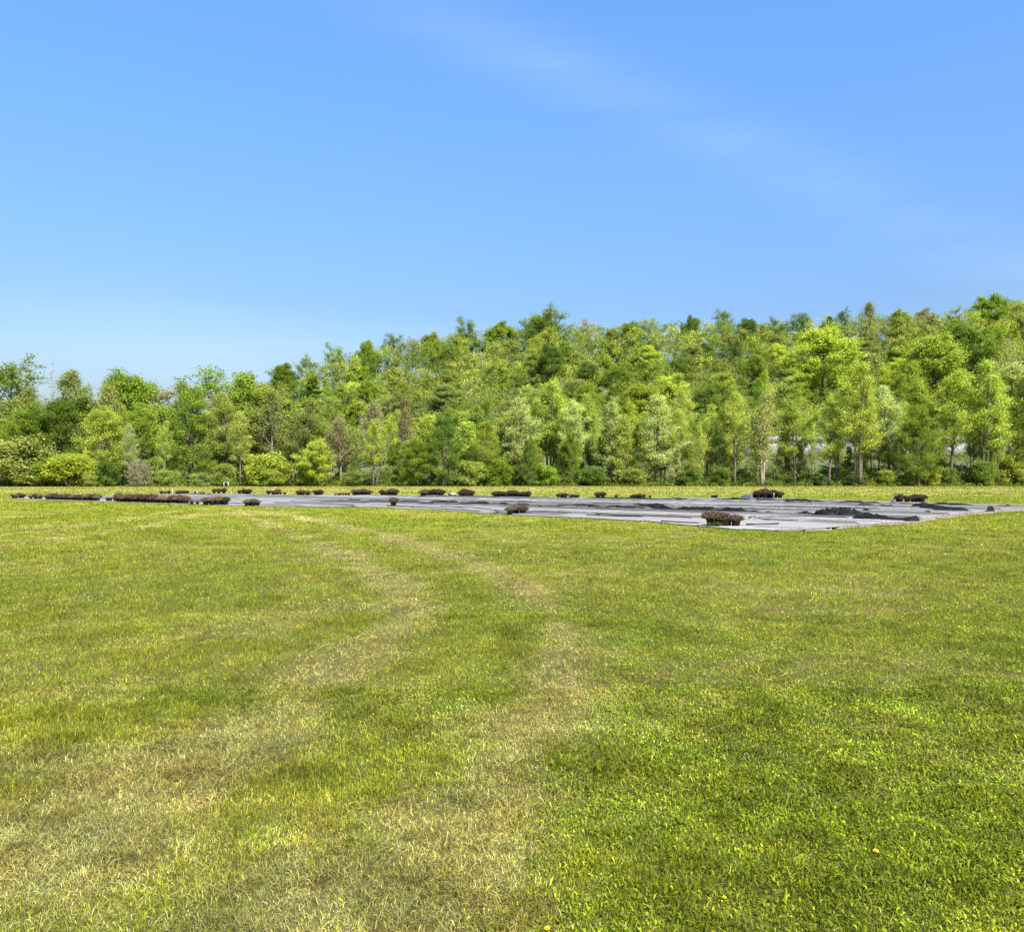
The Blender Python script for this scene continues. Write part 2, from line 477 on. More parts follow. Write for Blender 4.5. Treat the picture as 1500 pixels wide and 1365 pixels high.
U = np.array([.745, -.667]); W = np.array([.667, .745])      # along / across the rows
def pad_shape(x, y):
    u = x * U[0] + y * U[1]; w = x * W[0] + y * W[1]
    w2 = w + 1.6 * (fbm(u / 11, w / 9, 51, 3) - .5) + .5 * (fbm(u / 2.5, w / 2, 52, 3) - .5)
    z = np.zeros_like(x); dk = np.zeros_like(x)
    lr = rs(303); c = 25.4; i = 0
    while c < 62:
        big = lr.rand() < .28
        hh, wd, dd = (lr.uniform(.07, .12), lr.uniform(.14, .26), lr.uniform(.7, 1)) if big else (lr.uniform(.025, .06), lr.uniform(.05, .11), lr.uniform(.35, .85))
        on = sstep(.36, .48, fbm(u / (9 if big else 5) + i * 7.7, u * 0 + i, 60 + i, 3))
        g = np.exp(-((w2 + .5 * (fbm(u / 4 + i * 3, u * 0, 160 + i, 3) - .5) - c) / wd) ** 2) * on
        z = z + hh * g; dk = np.maximum(dk, g * dd)
        c += lr.uniform(.35, .95); i += 1
    k = np.floor((w2 + 40) / 3.66).astype(int)
    tone = np.array([.5, .75, .35, .9, .6, .2, .8, .45, .95, .55, .3])[k % 11] * .7 + .3 * fbm(u / 6, w / 2, 91, 4)
    z = z + .03 * (fbm(x / 1.1, y / 1.1, 71, 4) - .4)
    return np.maximum(z, 0), dk, tone
pxs = np.concatenate([np.arange(14, 1560, 2.5)]); NT = 170
yf = np.interp(pxs, [p[0] for p in FRONT_PX], [p[1] for p in FRONT_PX])
ya = np.interp(pxs, [p[0] for p in FAR_PX], [p[1] for p in FAR_PX])
yf = yf + .7 * (fbm(pxs / 14, pxs * 0, 81, 4) - .5) * np.clip((yf - 735) / 14, 0, 2)
dN = CAM_H * F / (yf - HZ); dA = CAM_H * F / (ya - HZ)
tt = np.linspace(0, 1, NT)
D = 1 / ((1 / dN)[None] * (1 - tt)[:, None] + (1 / dA)[None] * tt[:, None])
PX = (pxs[None] - 750) / F * D
pz, pdk, ptone = pad_shape(PX, D)
ed = np.minimum(tt, 1 - tt)[:, None] * NT
pz = pz * np.clip(ed / 3, 0, 1) + .03
PV = np.stack([PX, D, pz], -1).reshape(-1, 3)
nx = len(pxs); i = np.arange(NT - 1)[:, None] * nx; j = np.arange(nx - 1)[None]
pq = np.stack([i + j, i + j + 1, i + nx + j + 1, i + nx + j], -1).reshape(-1, 4)
ptan = sstep(-4, 10, PX) * sstep(46, 30, D) * .8
tag(link('ground_cover_fabric', mesh_np('ground_cover_fabric', PV, [pq], fabric_material(),
    {'dark': ('FLOAT', pdk.ravel()), 'tan': ('FLOAT', ptan.ravel()), 'tone': ('FLOAT', ptone.ravel())}, True)),
    'wide sheet of faded grey weed-barrier fabric lying across the field', 'ground fabric')
# strip of bare earth along the right-hand edge of the pad
es = [gp(*p) for p in [(1140, 779), (1190, 778.5), (1250, 774), (1335, 766.5), (1405, 757), (1460, 751), (1530, 747)]]
inn = [gp(*p) for p in [(1140, 774), (1190, 772), (1250, 768), (1335, 760), (1405, 750), (1460, 745.5), (1530, 743)]]
sv = []; rr = rs(4)
def dens(P, k): 
    P = np.array(P); t = np.linspace(0, len(P) - 1, k); return np.stack([np.interp(t, range(len(P)), P[:, 0]), np.interp(t, range(len(P)), P[:, 1])], -1)
A_, B_ = dens(es, 70), dens(inn, 70); A_ = A_ + rr.normal(0, .12, A_.shape)
SV = np.concatenate([np.hstack([A_, np.full((70, 1), .018)]), np.hstack([B_, np.full((70, 1), .022)])])
k = np.arange(69)
tag(link('bare_earth', mesh_np('bare_earth', SV, [np.stack([k, k + 1, k + 71, k + 70], -1)], simple('earth', (.16, .12, .08), (.28, .225, .165), 1.5, .95, .4))), kind='structure')

# ------------------------------------------------------------------ grass
def grass():
    rng = rs(77); Vs = []; Fq = []; Ft = []; Cs = []; base = 0
    ZN = [(1.9, 4.2, 27000, .031, .0024, 2), (4.2, 6.5, 16000, .033, .0031, 2), (6.5, 10, 6600, .038, .0046, 1), (10, 16, 2300, .042, .0072, 1),
          (16, 26, 850, .048, .012, 1), (26, 45, 250, .058, .022, 1), (45, 75, 65, .075, .045, 1), (75, 120, 9, .11, .10, 1), (120, 167, 7, .12, .14, 1)]
    for d0, d1, dens_, hh, ww, seg in ZN:
        xm = .62 * d1 + 3.6
        n = int((d1 - d0) * 2 * xm * dens_)
        x = rng.uniform(-xm, xm, n); y = rng.uniform(d0, d1, n)
        k = np.abs(x) < .62 * y + 2.4 + 1.2 * rng.rand(n)
        x, y = x[k], y[k]
        if d1 > 20:
            inside = in_poly(x + rng.normal(0, .16, len(x)), y + rng.normal(0, .16, len(x)), PAD); x, y = x[~inside], y[~inside]
        if d1 > 120:
            k = y < edge_y(x) + 2; x, y = x[k], y[k]
        # clumping
        cl = fbm(x / .14, y / .11, 91, 3) if d1 < 17 else fbm(x / (.02 * d1), y / (.02 * d1), 91, 2)
        dry, lush = patch(x, y)
        if d0 > 59: dry = np.clip(dry * .8 + .18 + .35 * sstep(85, 110, y), 0, 1)
        k = rng.rand(len(x)) < np.clip(.5 + 1.2 * (cl - .25), .5, 1)
        x, y, cl, dry, lush = x[k], y[k], cl[k], dry[k], lush[k]
        n = len(x); r = rng.rand(n)
        straw = r < np.clip(.09 + .78 * dry, 0, .9)
        clov = (~straw) & (rng.rand(n) < .65 * lush * sstep(-3.0, 3.0, x)) & (y < 14)
        c = np.empty((n, 3)); q = rng.rand(n)[:, None]; q2 = rng.rand(n)[:, None]
        lu = lush[:, None]
        g = (1 - lu) * ((1 - q) * np.array([.115, .14, .006]) + q * np.array([.30, .315, .022])) + lu * ((1 - q) * np.array([.085, .125, .006]) + q * np.array([.235, .275, .018]))
        st = (1 - q) * np.array([.20, .165, .035]) + q * np.array([.52, .475, .145])
        br = (1 - q) * np.array([.10, .066, .022]) + q * np.array([.26, .17, .07])
        st = np.where(q2 < .2, br, st)
        tuft = fbm(x / .34, y / .42, 133, 4, .85)
        val = np.exp((tuft - .5) * (1.9 if d1 < 50 else .6) + rng.normal(0, .34 if d1 < 50 else .12, n)) * 1.0
        hue = (fbm(x / .3, y / .35, 144, 3, .7) - .5)[:, None] * np.array([.35, .05, -.2]) + 1
        c[:] = np.where(straw[:, None], st, g) * (.94 if d1 < 80 else .78) * val[:, None] * hue
        c = np.clip(c, .004, .7)
        L = hh * rng.uniform(.5, 1.35, n) * (.6 + .8 * cl) * np.clip(.35 + 1.5 * (1 - tuft), .5, 1.7) * np.where(straw, .95, 1.0) * np.where(rng.rand(n) < .025, 1.8, 1.0)
        wd = ww * rng.uniform(.6, 1.4, n)
        lean = np.where(straw, rng.uniform(.9, 1.57, n), rng.uniform(.2, 1.35, n))
        yaw = rng.uniform(0, 2 * np.pi, n) + 2.0 * (fbm(x / .35, y / .35, 95, 2) - .5)
        L = np.where(clov, L * .55, L); wd = np.where(clov, wd * 2.0 + .002, wd); lean = np.where(clov, rng.uniform(.9, 1.5, n), lean)
        z0 = field_z(x, y) + np.where(straw, rng.uniform(0, .012, n), 0) + np.where(clov, rng.uniform(.0, .022, n), 0)
        dx, dy = np.cos(yaw), np.sin(yaw)
        tw = rng.uniform(-1, 1, n); sx, sy = -dy * np.cos(tw) , dx * np.cos(tw)
        def pt(t):
            a = lean * (.35 + .65 * t)
            hr = L * t * np.sin(a); hz_ = L * t * np.cos(a)
            return x + dx * hr, y + dy * hr, z0 + hz_
        b = np.stack([x, y, z0 - .004], -1); side = np.stack([sx * wd / 2, sy * wd / 2, np.sin(tw) * wd * .3], -1)
        tip = np.stack(pt(np.ones(n)), -1)
        if seg == 2:
            mid = np.stack(pt(np.full(n, .55)), -1)
            m_ = np.where(clov, 1.15, .8)[:, None]
            V = np.stack([b - side * .7, b + side * .7, mid - side * m_, mid + side * m_, tip], 1)
            o = base + np.arange(n)[:, None] * 5
            Fq.append(o + np.array([[0, 1, 3, 2]])); Ft.append(o + np.array([[2, 3, 4]])); nv = 5
        else:
            V = np.stack([b - side, b + side, tip], 1)
            o = base + np.arange(n)[:, None] * 3
            Ft.append(o + np.array([[0, 1, 2]])); nv = 3
        Vs.append(V.reshape(-1, 3)); Cs.append(np.repeat(c, nv, 0)); base += n * nv
    me = mesh_np('grass', np.concatenate(Vs), [np.concatenate(Fq), np.concatenate(Ft)], M_BLADE, {'col': ('FLOAT_COLOR', np.concatenate(Cs))})
    tag(link('grass', me), 'short mown meadow grass with straw-coloured patches and wheel tracks', 'grass', kind='stuff')
grass()

# ------------------------------------------------------------------ trees
def unit(v): return v / (np.linalg.norm(v, axis=-1, keepdims=True) + 1e-9)
def leaf_quads(rng, C, crad, per, size, flat=.75, up=.5, axis_xy=None, aspect=.62):
    """C cluster centres; per leaves each; returns verts, quads, tint"""
    n = len(C) * per
    c = np.repeat(C, per, 0); cr = np.repeat(np.broadcast_to(crad, len(C)), per)
    off = rng.normal(0, 1, (n, 3)); off = unit(off) * (rng.rand(n, 1) ** .55) * cr[:, None] * np.array([1, 1, flat])
    p = c + off
    out = unit(off + 1e-6)
    nrm = unit(rng.normal(0, 1, (n, 3)) * .75 + out * .55 + np.array([0, 0, up]))
    a = unit(np.cross(nrm, rng.normal(0, 1, (n, 3)))); b = np.cross(nrm, a)
    s = size * rng.uniform(.55, 1.35, n)[:, None]
    V = np.stack([p - a * s * .5, p - b * s * .5 * aspect + nrm * s * .08, p + a * s * .5, p + b * s * .5 * aspect + nrm * s * .08], 1).reshape(-1, 3)
    q = np.arange(n)[:, None] * 4 + np.array([[0, 1, 2, 3]])
    ct = np.repeat(rng.rand(len(C)), per)
    tint = np.clip(.68 * ct + .32 * rng.rand(n), 0, 1)
    return V, q, np.repeat(tint, 4)

def gen_tree(name, seed, H=18., stems=1, cb=.3, Rad=5., prof=None, n_limb=22, el0=20, el1=60, n_sub=4, leaves=6000, lsize=.42, crad=.9, curve=.35,
             tr=.22, spread=.0, lean=(0, 0), flat=.75, sub_len=.45, bark=None, top=1.0, wob=.25, up=.5, inner=.45, gap=0.0):
    rng = rs(seed); mb = MB(); C = []; CR = []
    prof = prof or (lambda t: math.sin(math.pi * min(1, .12 + .88 * t)) ** .7)
    az = rng.uniform(0, 6.28)
    for s in range(stems):
        a0 = s / stems * 6.283 + rng.uniform(-.4, .4)
        base = np.array([math.cos(a0), math.sin(a0), 0]) * (tr * 1.2 if stems > 1 else 0)
        hs = H * (1 if s == 0 else rng.uniform(.78, .98)) * top
        K = 9; ts = np.linspace(0, 1, K)
        dirx = math.cos(a0) * spread + lean[0]; diry = math.sin(a0) * spread + lean[1]
        P = np.stack([base[0] + dirx * hs * ts ** 1.15 + np.cumsum(rng.normal(0, wob * .18, K)) * ts, base[1] + diry * hs * ts ** 1.15 + np.cumsum(rng.normal(0, wob * .18, K)) * ts, hs * ts - .3 * (ts == 0)], -1)
        rad = tr * (1 - ts) ** .85 * (1 if stems == 1 else .75) + .025; rad[0] *= 1.35
        mb.tube(P, rad, 7)
        nl = max(5, n_limb // stems)
        for i in range(nl):
            t = cb + (1 - cb) * ((i + rng.uniform(0, 1)) / nl) * .985
            u = (t - cb) / (1 - cb)
            p0 = np.array([np.interp(t, ts, P[:, k]) for k in range(3)])
            az += 2.4 + rng.normal(0, .35)
            el = R_(el0 + (el1 - el0) * u + rng.normal(0, 9))
            L = Rad * prof(u) * rng.uniform(.7, 1.15) / (1 if stems == 1 else 1.25)
            if L < .3: L = .3
            q = np.linspace(0, 1, 5)
            e = el + curve * q * (1 if el < 1.2 else 0)
            st = np.stack([np.cos(az + .25 * q * rng.normal()) * np.cos(e), np.sin(az + .25 * q * rng.normal()) * np.cos(e), np.sin(e)], -1) * (L / 4)
            st[0] = 0; LP = p0 + np.cumsum(st, 0)
            r0 = min(.5 * np.interp(t, ts, rad), .045 + L * .014)
            mb.tube(LP, r0 * (1 - q) ** .8 + .012, 4, False)
            for f in (inner + .1, inner + .35, 1.0):
                if rng.rand() < gap: continue
                if f > 1: continue
                C.append([np.interp(f, q, LP[:, k]) for k in range(3)]); CR.append(crad * (.7 + .5 * f) * rng.uniform(.7, 1.2))
            for b in range(n_sub):
                f = rng.uniform(.3, .95)
                b0 = np.array([np.interp(f, q, LP[:, k]) for k in range(3)])
                a2 = az + rng.choice([-1, 1]) * rng.uniform(.45, 1.2); e2 = el + rng.normal(.1, .35)
                sl = L * sub_len * rng.uniform(.6, 1.2) * (1.15 - .5 * f)
                d = np.array([math.cos(a2) * math.cos(e2), math.sin(a2) * math.cos(e2), math.sin(e2)])
                SP = b0 + d * sl * np.linspace(0, 1, 3)[:, None] + np.array([0, 0, 1]) * (.1 * sl) * (np.linspace(0, 1, 3) ** 2)[:, None]
                mb.tube(SP, r0 * .5 * np.array([1, .6, .25]) + .008, 3, False)
                if rng.rand() >= gap: C.append(SP[2]); CR.append(crad * rng.uniform(.6, 1.1))
                if rng.rand() >= gap + .3: C.append(SP[1]); CR.append(crad * rng.uniform(.5, .9))
        C.append(P[-1]); CR.append(crad * .7)
    C = np.array(C); CR = np.array(CR)
    trunk = mb.mesh(name + '_trunk', bark or M_BARK, True)
    per = max(1, leaves // len(C))
    V, q, tint = leaf_quads(rng, C, CR, per, lsize, flat, up)
    zmax = V[:, 2].max()
    crown = mesh_np(name + '_crown', V, [q], M_LEAF, {'tint': ('FLOAT', tint)})
    return trunk, crown, zmax, Rad

pr_round = lambda t: max(.38, math.sin(math.pi * (.18 + .80 * t))) ** .6
pr_vase = lambda t: .45 + .65 * math.sin(math.pi * (.1 + .75 * t))
pr_cone = lambda t: 1.02 - .92 * t
pr_egg = lambda t: max(.36, math.sin(math.pi * (.22 + .74 * t))) ** .8
PROTO = {
 'dense': [gen_tree('dense%d' % i, 100 + i, H=18, cb=.08, Rad=6.2, prof=pr_round, n_limb=40, el0=8, el1=52, n_sub=6, leaves=34000, lsize=.26, crad=1.25, tr=.28, flat=.85) for i in range(3)],
 'airy': [gen_tree('airy%d' % i, 200 + i, H=22, stems=[1, 2, 1, 3][i], cb=.30, Rad=4.3, prof=pr_egg, n_limb=40, el0=38, el1=66, n_sub=6, leaves=18000, lsize=.19, crad=.9, tr=.19, spread=.05, inner=.4, gap=.04, flat=1.1, up=.3) for i in range(4)],
 'pale': [gen_tree('pale%d' % i, 300 + i, H=19, cb=.16, Rad=3.9, prof=pr_egg, n_limb=42, el0=40, el1=70, n_sub=6, leaves=17000, lsize=.185, crad=.8, tr=.16, inner=.4, gap=.04, flat=1.15, up=.3) for i in range(3)],
 'round': [gen_tree('round%d' % i, 400 + i, H=15, cb=.20, Rad=4.8, prof=pr_round, n_limb=32, el0=20, el1=56, n_sub=6, leaves=26000, lsize=.245, crad=1.0, tr=.17, flat=1.0, up=.35, top=.9) for i in range(4)],
 'sparse': [gen_tree('sparse%d' % i, 500 + i, H=18, stems=[1, 2, 1][i], cb=.34, Rad=4.6, prof=pr_vase, n_limb=26, el0=30, el1=56, n_sub=6, leaves=8000, lsize=.24, crad=.95, tr=.16, spread=.06, gap=.15, flat=.9, up=.3, top=.9) for i in range(3)],
 'column': [gen_tree('column%d' % i, 600 + i, H=13, cb=.08, Rad=2.3, prof=pr_cone, n_limb=36, el0=45, el1=80, n_sub=4, leaves=11000, lsize=.25, crad=.65, tr=.1, flat=1.3, up=.3) for i in range(2)],
 'bare': [gen_tree('bare%d' % i, 700 + i, H=17, stems=[1, 2][i], cb=.26, Rad=4.2, prof=pr_egg, n_limb=46, el0=42, el1=78, n_sub=9, leaves=7000, lsize=.22, crad=1.0, tr=.18, spread=.06, bark=M_TWIG, inner=.45, flat=1.1, up=.3) for i in range(2)],
 'thin': [gen_tree('thin%d' % i, 800 + i, H=12, cb=[.08, .3, .42][i], Rad=2.2, prof=pr_egg, n_limb=28, el0=25, el1=74, n_sub=4, leaves=[13000, 9500, 8000][i], lsize=.195, crad=.8, tr=.10, wob=.35, flat=1.1, up=.3) for i in range(3)],
 'cedar': [gen_tree('cedar%d' % i, 900 + i, H=12, cb=.05, Rad=3.0, prof=pr_cone, n_limb=40, el0=5, el1=50, n_sub=4, leaves=9000, lsize=.32, crad=.6, tr=.16, curve=.2) for i in range(1)],
 'lean': [gen_tree('lean0', 1000, H=18, stems=3, cb=.34, Rad=4.6, prof=pr_round, n_limb=36, el0=25, el1=70, n_sub=5, leaves=19000, lsize=.22, crad=1.0, tr=.26, spread=.17, lean=(.12, 0), gap=.08, flat=1.0)],
 'snag': [gen_tree('snag0', 1100, H=22, stems=2, cb=.55, Rad=2.0, prof=pr_vase, n_limb=12, el0=50, el1=76, n_sub=3, leaves=120, lsize=.25, crad=.5, tr=.2, spread=.03, bark=M_TWIG, gap=.6)],
 'bush': [gen_tree('bush%d' % i, 1200 + i, H=4, stems=5, cb=.10, Rad=2.6, prof=pr_round, n_limb=40, el0=15, el1=65, n_sub=4, leaves=13000, lsize=.19, crad=.75, tr=.06, spread=.22, flat=1.0) for i in range(3)],
 'tangle': [gen_tree('tangle0', 1300, H=5, stems=5, cb=.1, Rad=2.8, prof=pr_round, n_limb=60, el0=-15, el1=55, n_sub=8, leaves=2000, lsize=.24, crad=.6, tr=.07, spread=.25, bark=M_TWIG)],
}
COLR = {
 'dark': (.066, .105, .014), 'green': (.098, .148, .015), 'bright': (.160, .205, .026), 'yellow': (.188, .240, .038), 'pale': (.222, .268, .092),
 'olive': (.138, .165, .042), 'brown': (.130, .130, .050), 'grey': (.16, .16, .10), 'ever': (.034, .056, .016), 'mint': (.155, .195, .055), 'mid': (.135, .170, .032)}
KW = {'airy': 1.5, 'pale': 1.5, 'dense': 1.25, 'round': 1.6, 'sparse': 1.5, 'column': 1.35, 'bare': 1.5, 'thin': 1.35, 'cedar': 1.2, 'lean': 1.25, 'snag': 1.0, 'bush': 1.2, 'tangle': 1.1}
CG = np.array([1.98, 1.82, 1.65])
USED = {}
TREES = [0]
trng = rs(5)
def tree(kind, px, top, d, col, label, group=None, w=1.0, name='tree', cat='tree', minh=1.5):
    """a tree whose foot stands at distance d in photo column px and whose tip reaches photo row top"""
    x = (px - 750) / F * d; g = float(hill(x, d)) if d >= 168 else 0.0
    H = max(minh, CAM_H + (HZ - top) / F * d - g)
    protos = PROTO[kind]; k = USED.get(kind, 0); USED[kind] = k + 1
    tk, cr, zm, Rad = protos[k % len(protos)]
    s = H / zm; w = w * KW[kind] * trng.uniform(.88, 1.18)
    r = empty(name, (x, d, g - .05), trng.uniform(0, 6.28) if kind != 'lean' else 0.15, (s * w, s * w, s))
    tag(r, label, cat, group)
    link('trunk' if cat == 'tree' else 'stems', tk, r)
    c = link('crown' if cat == 'tree' else 'foliage', cr, r)
    base = np.array(COLR[col]) * CG * trng.uniform(.78, 1.16) * np.array([trng.uniform(.92, 1.02), 1, trng.uniform(.85, 1.3)])
    c.color = (*base, 1)
    TREES[0] += 1
    return r

NAMED = [  # kind, px, top row, distance, colour, width, label
 ('sparse', 20, 515, 205, 'green', 1.25, 'tall dark green tree rising above the wood at the left end'),
 ('snag', 76, 527, 200, 'olive', .8, 'bare dead tree with two thin forked tips against the sky'),
 ('airy', 112, 540, 192, 'olive', 1.35, 'broad olive-brown tree just right of the bare dead tips'),
 ('airy', 55, 560, 190, 'olive', 1.2, 'olive tree just left of the bare dead tips'),
 ('round', 182, 535, 196, 'green', .85, 'taller green tree of the pair right of the broad olive-brown tree'),
 ('round', 206, 542, 200, 'green', .8, 'lower green tree of the pair right of the broad olive-brown tree'),
 ('bare', 152, 556, 186, 'olive', 1.0, 'thin-leaved olive tree between the broad olive-brown tree and the green pair'),
 ('sparse', 232, 552, 200, 'grey', 1.0, 'wispy grey tree on the skyline right of the green pair'),
 ('dense', -28, 590, 165, 'green', 1.05, 'green leafy tree cut by the left edge of the photo'),
 ('dense', 38, 585, 170, 'green', 1.0, 'broad leafy green tree below the tall dark tree at left'),
 ('dense', 88, 578, 172, 'dark', 1.0, 'broad dark green tree below the bare dead tips'),
 ('dense', 150, 590, 166, 'bright', 1.1, 'broad grass-green tree left of the small pale flowering tree'),
 ('dense', 205, 588, 172, 'green', 1.0, 'broad leafy tree behind the small pale flowering tree'),
 ('airy', 190, 618, 160, 'pale', .95, 'small pale flowering tree with a visible trunk above the grey tangle'),
 ('airy', 238, 612, 161, 'yellow', .8, 'small yellowish tree right of the small pale flowering tree'),
 ('dense', 278, 553, 170, 'green', .82, 'tall leafy green tree in front of the wispy skyline tree'),
 ('sparse', 316, 530, 182, 'green', 1.1, 'wispy tall tree with small separate leaf tufts on the left skyline'),
 ('airy', 336, 572, 172, 'olive', 1.1, 'olive tree under the wispy tall left skyline tree'),
 ('round', 368, 545, 210, 'mid', 1.0, 'green tree with a dead tip in the dip of the skyline'),
 ('bare', 398, 565, 176, 'olive', 1.1, 'greyish thin-leaved tree left of the dark slanting trunk'),
 ('airy', 424, 578, 168, 'olive', .9, 'tree with a dark bare slanting trunk above the bright shrubs'),
 ('airy', 352, 600, 166, 'yellow', .9, 'yellow-green tree above the small white stand'),
 ('round', 455, 600, 172, 'mid', .9, 'green tree behind the rounded bright tree at the field edge'),
 ('round', 462, 640, 161, 'bright', 1.05, 'rounded bright yellow-green small tree at the field edge'),
 ('bare', 500, 608, 170, 'brown', 1.0, 'dark twiggy half-bare tree right of the rounded bright tree'),
 ('dense', 508, 630, 172, 'dark', .75, 'dark ivy-clad tree left of the leaning forked tree'),
 ('lean', 548, 596, 164, 'yellow', .95, 'yellow-green tree with forked leaning trunks'),
 ('bare', 590, 572, 196, 'brown', .9, 'grey-brown leafless tree above the leaning forked tree'),
 ('bare', 545, 585, 190, 'brown', .9, 'reddish-grey leafless tree behind the leaning forked tree'),
 ('dense', 650, 597, 163, 'dark', .95, 'large dark green full-crowned tree standing at the field edge'),
 ('dense', 712, 612, 167, 'bright', .72, 'bright green tree right of the large dark full-crowned tree'),
 ('round', 612, 640, 162, 'green', .8, 'small green tree between the leaning tree and the large dark tree'),
 ('pale', 762, 578, 172, 'pale', 1.1, 'pale cream-green tree, first of the pale trees from the left'),
 ('airy', 806, 556, 182, 'yellow', 1.0, 'yellow-green tree with a bare straight trunk among the pale trees'),
 ('pale', 840, 582, 176, 'pale', .9, 'narrow pale greyish tree right of the straight-trunked yellow tree'),
 ('airy', 864, 572, 178, 'yellow', .85, 'yellow-green tree between two pale trees at the wood centre'),
 ('pale', 896, 578, 170, 'pale', 1.15, 'broad pale speckled tree at the wood centre'),
 ('airy', 926, 584, 174, 'bright', .8, 'bright green slim tree left of the creamiest pale tree'),
 ('pale', 962, 574, 168, 'pale', 1.2, 'creamiest broad pale tree with spiky upright top twigs'),
 ('dense', 775, 636, 165, 'dark', .6, 'dark green low tree under the first pale tree'),
 ('dense', 838, 622, 168, 'green', .55, 'green low tree under the narrow pale greyish tree'),
 ('airy', 1000, 596, 170, 'yellow', .95, 'yellow-green tree right of the creamiest pale tree'),
 ('airy', 1034, 588, 172, 'yellow', .95, 'soft yellow tree left of the dark straight trunk'),
 ('airy', 1076, 570, 167, 'yellow', .9, 'tall tree with a dark straight trunk left of the greyish-crowned slim tree'),
 ('bare', 1117, 564, 166, 'olive', 1.05, 'slim pale-trunked tree with greyish crown in front of the concrete wall'),
 ('airy', 1166, 554, 172, 'mid', .95, 'green upright tree right of the greyish-crowned slim tree'),
 ('airy', 1214, 572, 168, 'yellow', 1.0, 'yellow upright tree with slim trunk left of the tallest front tree'),
 ('airy', 1258, 527, 166, 'yellow', 1.0, 'tallest front tree with dense upright brown branches'),
 ('airy', 1304, 560, 172, 'pale', .95, 'pale yellow tree right of the tallest front tree'),
 ('airy', 1348, 520, 176, 'bright', .95, 'tall bright green-yellow tree above the dark low-crowned tree at right'),
 ('dense', 1345, 588, 165, 'green', .72, 'dark green low-crowned tree at the right end of the wood edge'),
 ('airy', 1392, 538, 170, 'yellow', 1.0, 'golden-green tree with bunched upright branches near the right end'),
 ('airy', 1445, 524, 168, 'yellow', 1.1, 'broad golden tree with a long dark trunk near the right edge'),
 ('pale', 1488, 526, 172, 'pale', 1.2, 'pale golden tree cut by the right edge of the photo'),
 ('airy', 1535, 520, 168, 'yellow', 1.0, 'yellow tree just beyond the right edge of the photo'),
 ('round', 1205, 474, 262, 'yellow', 1.35, 'big golden round tree standing high on the right slope'),
 ('round', 1370, 486, 255, 'yellow', 1.25, 'big pale golden dome tree high on the right slope'),
 ('round', 1412, 470, 262, 'dark', 1.1, 'dark glossy green tree right of the big pale golden dome'),
 ('round', 806, 500, 268, 'dark', .9, 'green tree coloured dark for the shade on the middle slope, left of two others alike'),  # this tree and the next two: slope shadow painted as dark leaf colour
 ('round', 862, 528, 262, 'dark', .9, 'green tree coloured dark for the shade at the foot of the upper slope, between two others alike'),
 ('round', 905, 534, 258, 'dark', .9, 'green tree coloured dark for the shade on the middle slope, right of two others alike'),
 ('cedar', 455, 549, 262, 'dark', 1.2, 'small dark evergreen on the left flank of the hill'),
 ('round', 806, 552, 220, 'bright', .9, 'bright round tree on the lower slope behind the straight-trunked tree'),
 ('round', 940, 556, 232, 'bright', 1.2, 'bright flat-topped tree behind the slim bright tree at the centre'),
 ('round', 985, 545, 240, 'yellow', 1.1, 'soft yellow tree on the lower slope above the creamiest pale tree'),
]
for k, px, top, d, col, w, lab in NAMED:
    r_t = tree(k, px, top, d, col, lab, None, w)
    if 'slanting trunk' in lab and lab.startswith('tree with'): r_t.rotation_euler = (0, R_(10), 0)
